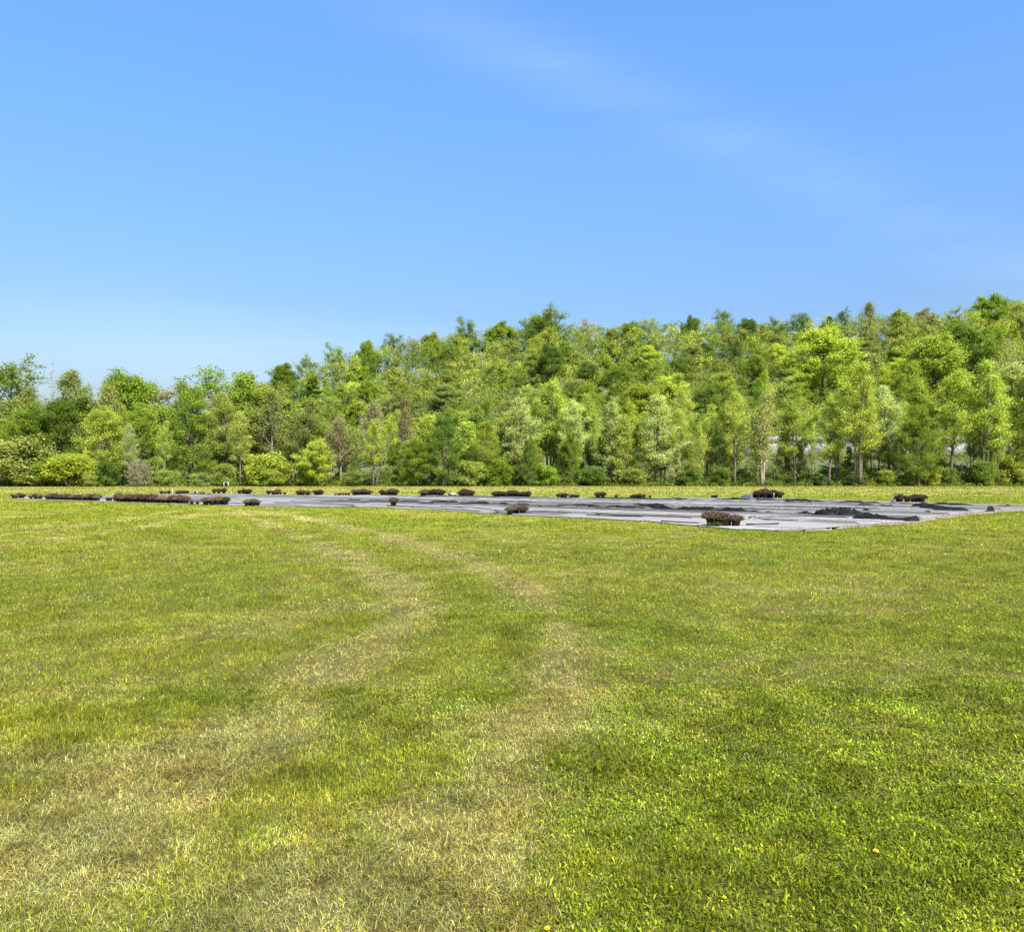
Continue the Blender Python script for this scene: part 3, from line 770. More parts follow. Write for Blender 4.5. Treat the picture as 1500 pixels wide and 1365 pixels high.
SKYLINE = [
 ('round', 415, 530, 'green', .8, 'green tree at the foot of the skyline where the hill begins'),
 ('sparse', 453, 516, 'green', .9, 'small wispy tree low on the left hill skyline'),
 ('sparse', 490, 496, 'green', 1.1, 'wispy tall tree on the skyline left of a round green one'),
 ('round', 536, 495, 'green', .85, 'round green tree on the skyline between wispy trees'),
 ('sparse', 580, 486, 'green', 1.0, 'twin-topped wispy tree left of the skyline notch'),
 ('sparse', 604, 488, 'grey', .8, 'thin grey tree on the skyline beside the twin-topped one'),
 ('round', 632, 483, 'mid', .9, 'rounded tree on the skyline left of the tallest wispy pair'),
 ('sparse', 683, 457, 'green', 1.05, 'tallest wispy tree sticking up from the left half of the skyline'),
 ('sparse', 664, 484, 'mid', .9, 'lower wispy tree beside the tallest wispy one'),
 ('round', 736, 469, 'green', 1.15, 'full green tree on the skyline right of the tallest wispy tree'),
 ('round', 792, 458, 'green', 1.0, 'dense dark-topped tree left of the feathery skyline tree'),
 ('sparse', 815, 442, 'green', 1.1, 'feathery tree topping the middle of the skyline'),
 ('sparse', 860, 460, 'grey', 1.0, 'brownish slim tree on the skyline with long bare trunk'),
 ('round', 895, 478, 'mid', .9, 'low green tree in the skyline dip right of the brownish slim tree'),
 ('round', 926, 466, 'green', .95, 'green tall tree at the middle right of the skyline'),
 ('sparse', 950, 464, 'olive', 1.0, 'reddish-tinged tree beside the green tall skyline tree'),
 ('round', 1015, 459, 'dark', .6, 'small dark knob-shaped tree on the skyline'),
 ('sparse', 1060, 447, 'green', 1.1, 'domed open-crowned tree standing out on the right skyline'),
 ('round', 1096, 464, 'dark', .8, 'dark slim tree right of the domed open-crowned one'),
 ('sparse', 1142, 460, 'dark', .9, 'ragged dark tree on the skyline, left of two alike'),
 ('sparse', 1170, 455, 'dark', .9, 'ragged dark tree on the skyline, right of two alike'),
 ('round', 1120, 474, 'mid', .9, 'low green tree left of the ragged dark skyline pair'),
 ('column', 1216, 462, 'dark', 1.0, 'thin dark spire on the right skyline'),
 ('sparse', 1236, 448, 'dark', .7, 'spindly dark tree next to the thin dark spire'),
 ('bare', 1272, 440, 'olive', .9, 'olive tree with bare upright tips at the right skyline'),
 ('round', 1320, 449, 'mid', .85, 'grey-green rounded tree right of the bare upright tips'),
 ('round', 1356, 449, 'grey', 1.0, 'silvery rounded tree on the right skyline'),
 ('sparse', 1396, 445, 'mid', 1.0, 'pale pointed tree left of the highest tree'),
 ('round', 1453, 430, 'green', 1.1, 'highest full green tree at the right end of the skyline'),
 ('round', 1494, 438, 'mid', 1.0, 'green tree ending the skyline at the right edge'),
]
for k, px, top, col, w, lab in SKYLINE: tree(k, px, top, 318 + trng.uniform(-8, 6), col, lab, None, w)

# the rest of the wood, by zone; trees of one zone look alike
ZONES = [
 (300, 640, 'young bright green tree on the left flank of the hill', 'trees on the left flank of the hill', ['round', 'round', 'column', 'round'], ['bright', 'mid', 'green', 'bright', 'mint']),
 (640, 790, 'slender mint-green tree in the stand on the middle slope', 'slender stand on the middle slope', ['column', 'column', 'round'], ['mint', 'mint', 'bright', 'mid']),
 (790, 1110, 'leafy tree on the slope above the pale trees', 'trees on the slope above the pale trees', ['round', 'round', 'airy', 'sparse'], ['mid', 'green', 'olive', 'yellow', 'dark']),
 (1110, 1560, 'leafy golden or green tree on the right slope above the wall', 'trees on the right slope', ['round', 'round', 'airy'], ['yellow', 'mid', 'olive', 'green', 'bright'])]
placed = []
frng = rs(21)
for yy, sp in [(306, 15), (290, 14.5), (274, 14), (258, 13.5), (242, 13), (226, 12.5)]:
    x = -130 + frng.uniform(0, 6)
    while x < 205:
        X = x + frng.uniform(-2.5, 2.5); Y = yy + frng.uniform(-4.5, 4.5); x += sp
        px = 750 + X / Y * F
        if not (300 < px < 1545): continue
        if yy < 240 and px < 520 and frng.rand() < .4: continue
        for z in ZONES:
            if z[0] <= px < z[1]: break
        kind = z[4][frng.randint(len(z[4]))]; col = z[5][frng.randint(len(z[5]))]
        Hh = {'round': frng.uniform(9, 14), 'column': frng.uniform(8, 13), 'airy': frng.uniform(13, 17), 'sparse': frng.uniform(12, 16)}[kind]
        if z[0] == 300 and yy < 300: Hh *= .68
        g = float(hill(X, Y)); top = HZ - (g + Hh - CAM_H) / Y * F
        tree(kind, px, top, Y, col, z[2], z[3], frng.uniform(.95, 1.3) * (1.25 if z[0] == 300 and kind == 'round' else 1))
# second row behind the left edge trees
for px in range(-20, 520, 42):
    d = frng.uniform(182, 196)
    tree('round' if frng.rand() < .6 else 'airy', px + frng.uniform(-8, 8), frng.uniform(575, 600), d, ['mid', 'green', 'olive', 'bright'][frng.randint(4)],
         'leafy tree in the second row behind the left edge trees', 'second row behind the left edge trees', 1.15)
# thin understorey stems between the front trees
for i, px in enumerate(np.linspace(570, 1535, 84)):
    d = frng.uniform(166, 186)
    if (1085 < px < 1168 or 1190 < px < 1222 or 1395 < px < 1480) and frng.rand() < .7: continue
    right = px > 985
    tall = right and i % 2
    tree('airy' if tall and i % 4 == 1 else ('pale' if tall else 'thin'), px + frng.uniform(-7, 7), frng.uniform(565, 615) if tall else frng.uniform(598, 660), d, (['pale', 'yellow', 'mid', 'yellow'][i % 4] if right else ['mid', 'green', 'yellow', 'bright', 'dark'][frng.randint(5)]),
         'thin young tree under the golden trees before the concrete wall' if right else 'thin young tree under the pale trees at the wood centre',
         'young trees before the concrete wall' if right else 'young trees under the pale trees', .55 if tall else frng.uniform(.9, 1.3))
open('/tmp/trees.txt','w').write(str(TREES[0]))

# shrubs along the edge of the field
SHRUBS = [
 ('bush', 25, 632, 158, 'olive', 1.2, 'large olive dome shrub at the left end of the field edge'),
 ('bush', 100, 660, 157, 'bright', 1.4, 'bright yellow-green shrub right of the olive dome shrub'),
 ('bush', 62, 672, 157, 'green', 1.2, 'green shrub at the foot of the olive dome shrub'),
 ('bush', 132, 692, 155.5, 'mid', 1.3, 'small green shrub left of the grey tangle'),
 ('tangle', 204, 668, 158, 'grey', 1.1, 'grey leafless tangle of vines at the field edge'),
 ('bush', 160, 672, 159, 'dark', 1.2, 'dark shrub left of the grey tangle'),
 ('bush', 246, 684, 157, 'mid', 1.6, 'low grey-green shrub right of the grey tangle'),
 ('bush', 292, 690, 159, 'olive', 1.6, 'low olive shrub left of the small white stand'),
 ('bush', 330, 676, 163, 'mid', 1.3, 'green shrub behind the small white stand'),
 ('bush', 395, 656, 163, 'bright', 1.5, 'broad bright green shrub mound right of the small white stand'),
 ('bush', 396, 682, 160, 'mid', 1.6, 'low green shrub before the broad bright mound'),
 ('bush', 452, 676, 161, 'green', 1.1, 'dark green shrub under the rounded bright tree'),
 ('bush', 516, 686, 163, 'mid', 1.4, 'grey-green shrub left of the leaning forked tree'),
 ('bush', 598, 684, 163, 'green', 1.2, 'green shrub between the leaning tree and the large dark tree'),
 ('bush', 690, 672, 164, 'mid', 1.2, 'green shrub right of the large dark tree'),
 ('bush', 730, 664, 166, 'green', 1.2, 'dark shrub under the bright tree right of the large dark one'),
 ('bush', 800, 676, 166, 'green', 1.2, 'green shrub under the first pale trees'),
 ('bush', 868, 680, 166, 'dark', 1.3, 'dark green shrub at the foot of the centre pale trees'),
 ('bush', 930, 682, 166, 'mid', 1.3, 'green shrub at the foot of the slim bright tree'),
 ('bush', 1010, 684, 166, 'dark', 1.2, 'dark shrub left of the dark straight trunk'),
 ('bush', 1058, 684, 166, 'dark', 1.1, 'dark shrub at the foot of the dark straight trunk'),
 ('bush', 1158, 696, 166, 'ever', 1.1, 'left one of two near-black shrubs under the green upright tree'),
 ('bush', 1198, 694, 166, 'ever', 1.3, 'right one of two near-black shrubs under the green upright tree'),
 ('bush', 1248, 694, 166, 'ever', 1.2, 'near-black shrub beside the trunk of the tallest front tree'),
 ('bush', 1300, 684, 167, 'mid', 1.2, 'green shrub right of the tallest front tree'),
 ('bush', 1366, 688, 166, 'bright', 1.0, 'light shrub under the dark low-crowned tree'),
 ('bush', 1386, 682, 167, 'dark', 1.0, 'dark shrub beside the light shrub under the low-crowned tree'),
 ('bush', 1440, 668, 166, 'dark', 1.1, 'tall dark evergreen shrub near the right end of the edge'),
 ('bush', 1470, 664, 170, 'bright', 1.3, 'bright green shrub behind the tall dark shrub at right'),
 ('bush', 1500, 684, 167, 'mid', 1.3, 'green shrub cut by the right edge of the photo'),
]
for k, px, top, d, col, w, lab in SHRUBS: tree(k, px, top, d, col, lab, None, w, 'shrub', 'shrub', .8)

# uncountable undergrowth on the slope and along the foot of the wood
def undergrowth():
    rng = rs(8)
    n = 8000
    x = rng.uniform(-190, 230, n); y = 168 + (rng.rand(n) ** 1.5) * 160
    cz = hill(x, y); r = rng.uniform(.6, 1.9, n)
    C = np.stack([x, y, cz + r * .45], -1)
    n2 = 1700
    x2 = rng.uniform(-125, 125, n2); y2 = edge_y(x2) + rng.uniform(.6, 9, n2)
    r2 = rng.uniform(.4, 1.1, n2)
    C2 = np.stack([x2, y2, np.where(y2 > 168, hill(x2, y2), 0) + rng.uniform(.1, 3.2, n2) * sstep(0, 5, y2 - edge_y(x2)) + .2], -1)
    n4 = 900
    x4 = rng.uniform(40, 150, n4); y4 = rng.uniform(174, 204, n4); r4 = rng.uniform(.6, 1.7, n4)
    C2 = np.concatenate([C2, np.stack([x4, y4, hill(x4, y4) + r4 * .3], -1)]); r2 = np.concatenate([r2, r4])
    n3 = 700
    x3 = rng.uniform(-125, 125, n3); y3 = edge_y(x3) + rng.uniform(-1.6, .8, n3) + 1.2 * (fbm(x3 / 6, x3 * 0, 7, 3) - .5); r3 = rng.uniform(.15, .55, n3)
    C = np.concatenate([C, C2, np.stack([x3, y3, r3 * .6], -1)]); r = np.concatenate([r, r2, r3])
    V, q, t = leaf_quads(rng, C, r, 36, .34, .9, .5)
    o = link('undergrowth', mesh_np('undergrowth', V, [q], M_LEAF, {'tint': ('FLOAT', t)}))
    o.color = (.13, .165, .022, 1)
    tag(o, 'dense green undergrowth covering the wood floor and slope', 'undergrowth', kind='stuff')
undergrowth()

def woodland():
    rng = rs(88); C = []; R = []; K = []
    pal = [np.array(COLR[k]) for k in ('bright', 'mid', 'green', 'yellow', 'olive', 'mid', 'green', 'dark', 'mint', 'dark')]
    y = 216.0
    while y < 340:
        x = -150 + rng.uniform(0, 8)
        while x < 260:
            X, Y = x + rng.uniform(-3.5, 3.5), y + rng.uniform(-3.5, 3.5); x += 6.8 if (-135 < x < -5 or y > 285) else 9.0
            px = 750 + X / Y * F
            if px < 260 or px > 1700: continue
            g = float(hill(X, Y)); r = rng.uniform(2.8, 4.4); small = px < 640 and Y < 300
            hc = rng.uniform(1.8, 4.0) if small else rng.uniform(3.5, 6.5) + 4.6 * float(sstep(280, 312, Y)); r *= .8 if small else 1
            n = 40; r *= rng.uniform(1.05, 1.55); Ht = hc + r * .9
            f = rng.rand(n) ** .75; pr = np.sqrt(np.clip(1 - ((f - .45) / .58) ** 2, .05, 1)); a = rng.uniform(0, 6.283, n); q_ = np.sqrt(rng.uniform(.25, 1, n)) * pr * r
            C.append(np.stack([X + np.cos(a) * q_, Y + np.sin(a) * q_, g + .3 + f * Ht], -1)); R += list(rng.uniform(.7, 1.25, n) * r * .27)
            c = pal[rng.randint(len(pal))] * CG * rng.uniform(.75, 1.15); K += [c] * n
        y += 8.2 if y < 285 else 6.6
    C = np.concatenate(C); per = 32
    V, q, t = leaf_quads(rng, C, np.array(R), per, .42, .9, .4)
    col = np.repeat(np.array(K), per * 4, 0)
    tag(link('woodland', mesh_np('woodland', V, [q], M_LEAFC, {'tint': ('FLOAT', t), 'col': ('FLOAT_COLOR', col)})),
        'mass of leafy wood filling the hill slope between the single trees', 'woodland', kind='stuff')
woodland()

# ------------------------------------------------------------------ concrete wall of the road behind the trees
def road_wall():
    t = empty('concrete_wall', (56, 205, 0)); tag(t, 'long pale concrete road wall seen through the trees at right', 'wall')
    w = MB(); p = MB(); x0, x1 = 0, 110
    for k in range(14):
        a = x0 + k * (x1 - x0) / 14; b = a + (x1 - x0) / 14 - .06
        w.box(((a + b) / 2, 0, 7.9), (b - a, .4, 3.9))
        p.box(((a + b) / 2, .25, 10.95), (b - a, .3, 1.25))
    po = MB()
    for k in range(56): po.box((x0 + k * 2 + .9, .25, 10.09), (.3, .22, .48))
    link('wall_panel', w.mesh('wall_panel', M_CONC), t); link('parapet', p.mesh('parapet', M_CONC), t)
    o = link('parapet_posts', po.mesh('parapet_posts', M_CONC), t)
road_wall()

# ------------------------------------------------------------------ dead mums in black pots
def pot_proto(seed, kind):
    rng = rs(seed); mb = MB()
    rT, rB, h = .185, .14, .21
    mb.lathe([(.001, .0), (rB, 0), (rT - .008, h - .025), (rT + .012, h - .025), (rT + .014, h), (rT - .006, h), (rT - .012, h - .03), (.001, h - .035)], 16)
    pot = mb.mesh('pot', M_POT, False)
    if kind == 'empty':
        s = MB(); s.lathe([(rT - .014, h - .03), (.1, h - .02), (.001, h - .015)], 12); return pot, s.mesh('soil', M_SOIL)
    V = []; Q = []; T = []; base = 0
    n = 520 if kind == 'full' else 240
    for i in range(n):
        a = rng.uniform(0, 6.283); el = math.acos(rng.uniform(.30 if kind == 'full' else .35, 1))
        Lm = (.30 if kind == 'full' else .24) * rng.uniform(.84, 1.04) * (1 + .10 * math.sin(3 * a + seed))
        d = np.array([math.sin(el) * math.cos(a), math.sin(el) * math.sin(a), math.cos(el) * .92])
        p0 = np.array([d[0] * .06, d[1] * .06, h - .03]); p1 = p0 + d * Lm * .55 + rng.normal(0, .012, 3); p2 = p0 + d * Lm + rng.normal(0, .025, 3)
        sd = unit(np.cross(d, rng.normal(0, 1, 3))) * .0045
        t = rng.uniform(.05, .55)
        V += [p0 - sd, p0 + sd, p1 - sd, p1 + sd, p2 - sd, p2 + sd]; Q += [(base, base + 1, base + 3, base + 2), (base + 2, base + 3, base + 5, base + 4)]; T += [t] * 6; base += 6
        for m in range(5):                                   # withered leaves and flower heads
            c = p0 + d * Lm * rng.uniform(.55, 1.05) + rng.normal(0, .018, 3)
            A = unit(rng.normal(0, 1, 3)) * rng.uniform(.010, .024); B = unit(np.cross(A, rng.normal(0, 1, 3))) * rng.uniform(.008, .018)
            t = np.clip(rng.uniform(.15, .8) + .2 * (m == 2), 0, 1)
            V += [c - A, c - B, c + A, c + B]; Q += [(base, base + 1, base + 2, base + 3)]; T += [t] * 4; base += 4
    return pot, mesh_np('dead_foliage', np.array(V), [np.array(Q)], M_DEAD, {'tint': ('FLOAT', np.array(T))})
POTS = {'full': [pot_proto(1 + i, 'full') for i in range(4)], 'thin': [pot_proto(20 + i, 'thin') for i in range(2)], 'empty': [pot_proto(40, 'empty')]}
prng = rs(31); NP = [0]
PCOL = {'brown': (.74, .73, .68), 'dark': (.46, .45, .43), 'tan': (1.15, 1.18, 1.15), 'red': (.92, .82, .74), 'grey': (1.15, 1.25, 1.3)}
def pot_plant(x, y, kind, col, label, group, s=1.0, tilt=0, z=.035):
    P = POTS[kind]; pot, fol = P[prng.randint(len(P))]
    r = empty('dead_mum' if kind != 'empty' else 'plant_pot', (x, y, z), prng.uniform(0, 6.28), (s, s, s))
    if tilt: r.rotation_euler = (R_(tilt), 0, prng.uniform(0, 6.28)); r.location.z += .1
    r.scale.z *= prng.uniform(.85, 1.15); tag(r, label, 'potted plant' if kind != 'empty' else 'plant pot', group)
    link('pot', pot, r); f = link('dead_foliage' if kind != 'empty' else 'soil', fol, r)
    c = np.array(PCOL[col]) * prng.uniform(.8, 1.2); f.color = (*c, 1)
    NP[0] += 1; return r
def clump(px0, px1, py, label, col='dark', kind='full', rows=2, hpx=None, group=None, py1=None, fill=1.0, sp=.42):
    """a clump of pots whose fronts stand along photo row py between columns px0 and px1"""
    py1 = py1 or py
    a = np.array(gp(px0, py)); b = np.array(gp(px1, py1)); L = np.linalg.norm(b - a)
    s = 1.0
    if hpx: s = np.clip(hpx / F * (a[1] + b[1]) / 2 / .50, .6, 1.3)
    rad = .26 * s
    n = max(1, int(round((L - 2 * rad) / (sp * s))) + 1)
    u = (b - a) / (L + 1e-9); v = np.array([0, 1.0])
    for rw in range(rows):
        for i in range(n - (rw % 2 if n > 2 else 0)):
            if prng.rand() > fill: continue
            t = rad + (L - 2 * rad) * ((i + .5 * (rw % 2)) / max(1, n - 1) if n > 1 else .5)
            p = a + u * min(max(t, rad * .6), L - rad * .6) + v * (.2 + rw * .36 * s) + prng.normal(0, .03, 2)
            c = col if isinstance(col, str) else col[prng.randint(len(col))]
            k = kind if isinstance(kind, str) else kind[prng.randint(len(kind))]
            pot_plant(p[0], p[1], k, c, label, group or label, s * prng.uniform(.78, 1.12))
# near and left-hand edge
clump(1034, 1092, 772, 'dead brown mum in the nearest clump, by the front corner of the fabric', ['brown', 'red', 'brown'], hpx=22, group='nearest clump of dead mums', sp=.38)
clump(740, 772, 754.5, 'light brown dead mum in the clump at the middle of the front edge', ['tan', 'brown'], hpx=15, group='light brown middle front clump')
clump(567, 583, 742.5, 'russet dead mum of the small pair left of the middle front clump', ['red', 'grey'], hpx=13, group='small russet pair', rows=1)
clump(354, 376, 741.8, 'dead mum of the short clump just right of the long left row', ['dark', 'grey'], hpx=11, group='short clump right of the long row', kind=['full', 'thin'])
clump(294, 336, 740.2, 'dead mum in the ragged clump ending the long left row', ['dark', 'brown', 'grey', 'tan'], hpx=12, group='ragged clump ending the left row', kind=['full', 'full', 'thin'])
clump(276, 291, 739.4, 'withered low pot between the long left row and its ragged end clump', ['tan', 'brown'], kind='thin', hpx=5, group='withered low pots in the left row', rows=1)
clump(169, 273, 735.2, 'dead brown mum packed in the long left row, nearer stretch', ['dark', 'brown', 'brown', 'grey'], hpx=11, py1=738.6, group='nearer stretch of the long left row')
clump(153, 170, 734.6, 'low thin dead plant in the gap of the long left row', 'dark', kind='thin', hpx=5, group='low plants in the left row gap', rows=1)
clump(65, 142, 731.8, 'dead dark mum packed in the long left row, farther stretch', ['dark', 'brown', 'grey'], hpx=9, py1=734.2, group='farther stretch of the long left row')
clump(40, 61, 731.4, 'dead mum of the short clump second from the far left', ['dark', 'brown'], hpx=7, group='second short clump at far left')
clump(14, 35, 730.2, 'dead mum of the short clump at the far left end', ['dark', 'brown'], hpx=6, group='short clump at far left end')
# far edge, left to right
clump(232, 250, 724.4, 'low dark dead mum left of the white post on the far edge', 'dark', kind='thin', hpx=6, group='low pots left of the white post', rows=1)
clump(255, 276, 724.6, 'dark dead mum just right of the white post on the far edge', 'dark', hpx=6, group='pots right of the white post')
clump(278, 308, 725, 'sparse low pot straggling along the far edge at left', ['dark', 'grey'], kind=['thin', 'empty'], hpx=5, group='straggling low pots on far edge', rows=1, fill=.75)
clump(309, 332, 723.2, 'dark mounded dead mum of the first full clump on the far edge', 'dark', hpx=8, group='first full clump on far edge')
clump(347, 367, 724.2, 'dark dead mum of the second full clump on the far edge', 'dark', hpx=7.5, group='second full clump on far edge')
clump(389, 407, 725, 'dead mum of the third clump on the far edge, beside low pots', ['dark', 'brown'], hpx=8, group='third clump on far edge')
clump(408, 419, 725.2, 'low pot touching the right side of the third far clump', 'dark', kind='thin', hpx=5, group='low pots beside third far clump', rows=1)
clump(432, 455, 725.6, 'dead brown mum of the left half of the split far clump', ['brown', 'dark'], hpx=8, group='left half of split far clump')
clump(458, 472, 725.6, 'dead dark mum of the right half of the split far clump', ['dark', 'brown'], hpx=8, group='right half of split far clump')
clump(488, 513, 726, 'low flattened dead plant left of the long brown far clump', ['brown', 'tan'], kind='thin', hpx=5, group='flattened plants on far edge', rows=1)
clump(514, 544, 726, 'brown dead mum of the long far clump behind the russet pair', ['brown', 'brown', 'dark'], hpx=8.5, group='long brown far clump')
clump(555, 583, 726, 'dark dead mum of the far clump directly behind the russet pair', ['dark', 'brown'], hpx=8.5, group='far clump behind russet pair')
clump(614, 652, 727.2, 'dead mum of the large far clump left of the pale bleached one', ['dark', 'brown'], hpx=9.5, group='large far clump left of pale plant')
clump(655, 669, 727.6, 'bleached pale dead plant between two dark far clumps', 'tan', kind='thin', hpx=5, group='bleached pale plants', rows=1)
clump(671, 695, 727.8, 'dark dead mum of the far clump right of the pale bleached one', 'dark', hpx=10, group='far clump right of pale plant')
clump(720, 779, 728.8, 'dark dead mum of the widest far clump, above the light brown one', 'dark', hpx=10, group='widest far clump')
clump(814, 832, 729.8, 'dead mum of the low far clump under the pale sack', 'dark', hpx=8, group='low far clump with pale sack')
clump(833, 849, 729.8, 'low dead mum at the right end of the pale-sack clump', 'dark', kind='thin', hpx=6, group='right end of pale-sack clump')
clump(872, 887, 729.8, 'single upright dead mum right of the pale-sack clump', 'dark', hpx=9, group='upright dead mums', rows=1)
clump(900, 906, 729.6, 'single tiny withered pot right of the upright dead mum', 'dark', kind='thin', hpx=4, rows=1, group='tiny withered pot')
clump(922, 947, 730, 'dead mum of the low clump left of the empty pots', ['dark', 'brown'], kind=['full', 'thin'], hpx=6.5, group='low clump left of empty pots')
clump(948, 956, 730, 'small dark pot ending the low clump left of the empty pots', 'dark', kind='thin', hpx=5, rows=1, group='small pot ending low clump')
clump(1040, 1054, 729.8, 'bare black pot without foliage on the far edge', 'dark', kind='empty', hpx=9, group='bare black pots', rows=2, sp=.4)
clump(1104, 1151, 730.2, 'dead mum of the tall far clump right of the dark blue bundle', ['dark', 'dark', 'brown'], hpx=12.5, group='tall far clump right of blue bundle')
clump(1312, 1359, 736.4, 'dark dead mum of the clump beside the white pot at right', ['dark', 'grey', 'dark'], hpx=12.5, group='clump beside the white pot')
print('POTS', NP[0])

# ------------------------------------------------------------------ folds, hoses, heaps and oddments on the fabric
def densify(P, step):
    P = np.array(P, float); seg = np.linalg.norm(np.diff(P, axis=0), axis=1); s = np.concatenate([[0], np.cumsum(seg)])
    n = max(3, int(s[-1] / step)); t = np.linspace(0, s[-1], n)
    Q = np.stack([np.interp(t, s, P[:, 0]), np.interp(t, s, P[:, 1])], -1)
    K = min(9, n // 2 * 2 - 1)
    if K >= 3:
        pad = np.pad(Q, ((K // 2, K // 2), (0, 0)), 'edge'); Q = np.stack([np.convolve(pad[:, c], np.ones(K) / K, 'valid') for c in (0, 1)], -1)
    return Q, t / s[-1]
def crumple(name, pts, width, hfun, seed, label, cat, step=.12, m=13, group=None, rough=1.0, mat=None, wvar=.4):
    Q, t = densify([gp(*p) for p in pts], step)
    rng = rs(seed); n = len(Q)
    T = np.gradient(Q, axis=0); T /= np.linalg.norm(T, axis=1)[:, None] + 1e-9; N = np.stack([-T[:, 1], T[:, 0]], -1)
    c = np.linspace(-1, 1, m)
    L = np.arange(n) * step
    wv = width * (1 - wvar + 2 * wvar * fbm(L / 1.2, L * 0, seed, 3)) * np.clip(np.minimum(t, 1 - t) * 12, .15, 1)
    S, Cc = np.meshgrid(L, c, indexing='ij')
    hh = np.array([hfun(a) for a in t])[:, None]
    ridge = 1 - np.abs(2 * fbm(S / .34 + 3, Cc * 1.7 + 5, seed + 3, 5, .68) - 1) * 2.6 * rough
    z = hh * np.clip(1 - Cc ** 2, 0, 1) ** .6 * np.clip(.35 + .9 * ridge, .03, 1.6)
    z = z * np.clip(np.minimum(t, 1 - t) * 15, 0, 1)[:, None]
    off = Cc * wv[:, None] / 2 + .16 * width * (fbm(S / .5, Cc * 2, seed + 9, 3) - .5)
    V = np.concatenate([Q[:, None] + N[:, None] * off[..., None], (.045 + z)[..., None]], -1).reshape(-1, 3)
    i = np.arange(n - 1)[:, None] * m; j = np.arange(m - 1)[None]
    q = np.stack([i + j, i + m + j, i + m + j + 1, i + j + 1], -1).reshape(-1, 4)
    o = link(name, mesh_np(name, V, [q], mat or M_BLACK, None, False))
    return tag(o, label, cat, group)
k = lambda h: (lambda t: h)
crumple('fabric_heap', [(1196, 757.5), (1210, 757), (1235, 757), (1256, 759)], 1.0, lambda t: .16 + .16 * math.sin(3.14 * t), 5, 'crumpled heap of black fabric near the right side of the pad', 'fabric heap', .06, 17)
crumple('fabric_heap', [(1250, 760), (1290, 762), (1320, 763.4), (1350, 763.6)], .8, lambda t: .13 + .07 * math.sin(7 * t), 6, 'low black fabric roll trailing right from the crumpled heap', 'fabric heap', .06, 15)
crumple('fabric_heap', [(1346, 744), (1365, 746), (1390, 748), (1420, 749)], 1.0, lambda t: .24 * (1 - .6 * t), 7, 'smaller black fabric heap below the clump with the white pot', 'fabric heap', .07, 15)
crumple('fabric_heap', [(1443, 749.5), (1450, 749.6), (1457, 749.8)], .5, k(.2), 8, 'small black lump of fabric at the far right corner', 'fabric heap', .05, 11)
crumple('fabric_heap', [(1288, 743.3), (1300, 744), (1312, 744.3)], .6, k(.12), 9, 'little black fabric lump below the white pot', 'fabric heap', .06, 11)
crumple('tarp_bundle', [(1084, 730), (1094, 730), (1105, 730.2)], .8, lambda t: .1 + .28 * t, 10, 'dark blue tarp bundle left of the tall far clump', 'tarp', .07, 13, mat=simple('blue_tarp', (.02, .03, .05), (.07, .09, .13), 3, .5))
FOLDS = [
 ([(590, 739.3), (700, 739), (850, 742.5), (960, 746.8)], .5, .07, 'thin dark fold crossing the middle of the fabric'),
 ([(955, 746.5), (1020, 749.6), (1100, 752.3), (1198, 757)], .55, .13, 'thick black fold leading to the crumpled heap'),
 ([(480, 733.3), (560, 735.2), (640, 736.6), (800, 737)], .45, .06, 'dark fold behind the russet pair'),
 ([(600, 728.3), (760, 730), (930, 731.6), (1080, 732.6)], .5, .06, 'long dark fold along the far clumps'),
 ([(1040, 731.6), (1150, 733.8), (1240, 736.4), (1330, 739.3), (1430, 740.6)], .65, .08, 'broad dark fold along the far right edge'),
 ([(1140, 735.8), (1250, 739.4), (1300, 742.8), (1350, 744)], .5, .06, 'thin dark fold running to the smaller fabric heap'),
 ([(930, 741.8), (950, 744), (972, 746.2)], .7, .14, 'short black rumple at the middle of the fabric'),
 ([(1330, 740.5), (1420, 742.6), (1490, 742.8)], .5, .05, 'narrow dark fold in the far right corner')]
for q, (P, w, h, lab) in enumerate(FOLDS): crumple('fabric_fold', P, w, (lambda h, q: (lambda t: h * 1.25 * float(sstep(.30, .68, fbm(np.array([t * 13. + q * 9]), np.array([.5]), 400 + q, 3)[0]) + .25)))(h, q), 100 + q, lab, 'fabric fold', .14, 9, None, .8)
def hose(P, label, r=.022, seed=0):
    Q, t = densify([gp(*p) for p in P], .35); rng = rs(seed)
    Q = Q + (np.stack([fbm(np.arange(len(Q)) / 6., np.zeros(len(Q)), seed, 3), fbm(np.arange(len(Q)) / 6., np.ones(len(Q)) * 9, seed + 1, 3)], -1) - .5) * .5
    zz = .05 + r + .03 * fbm(np.arange(len(Q)) / 3., np.zeros(len(Q)), seed + 5, 2)
    mb = MB(); mb.tube(np.hstack([Q, zz[:, None]]), r, 5)
    tag(link('irrigation_hose', mb.mesh('irrigation_hose', M_POT, True)), label, 'hose')
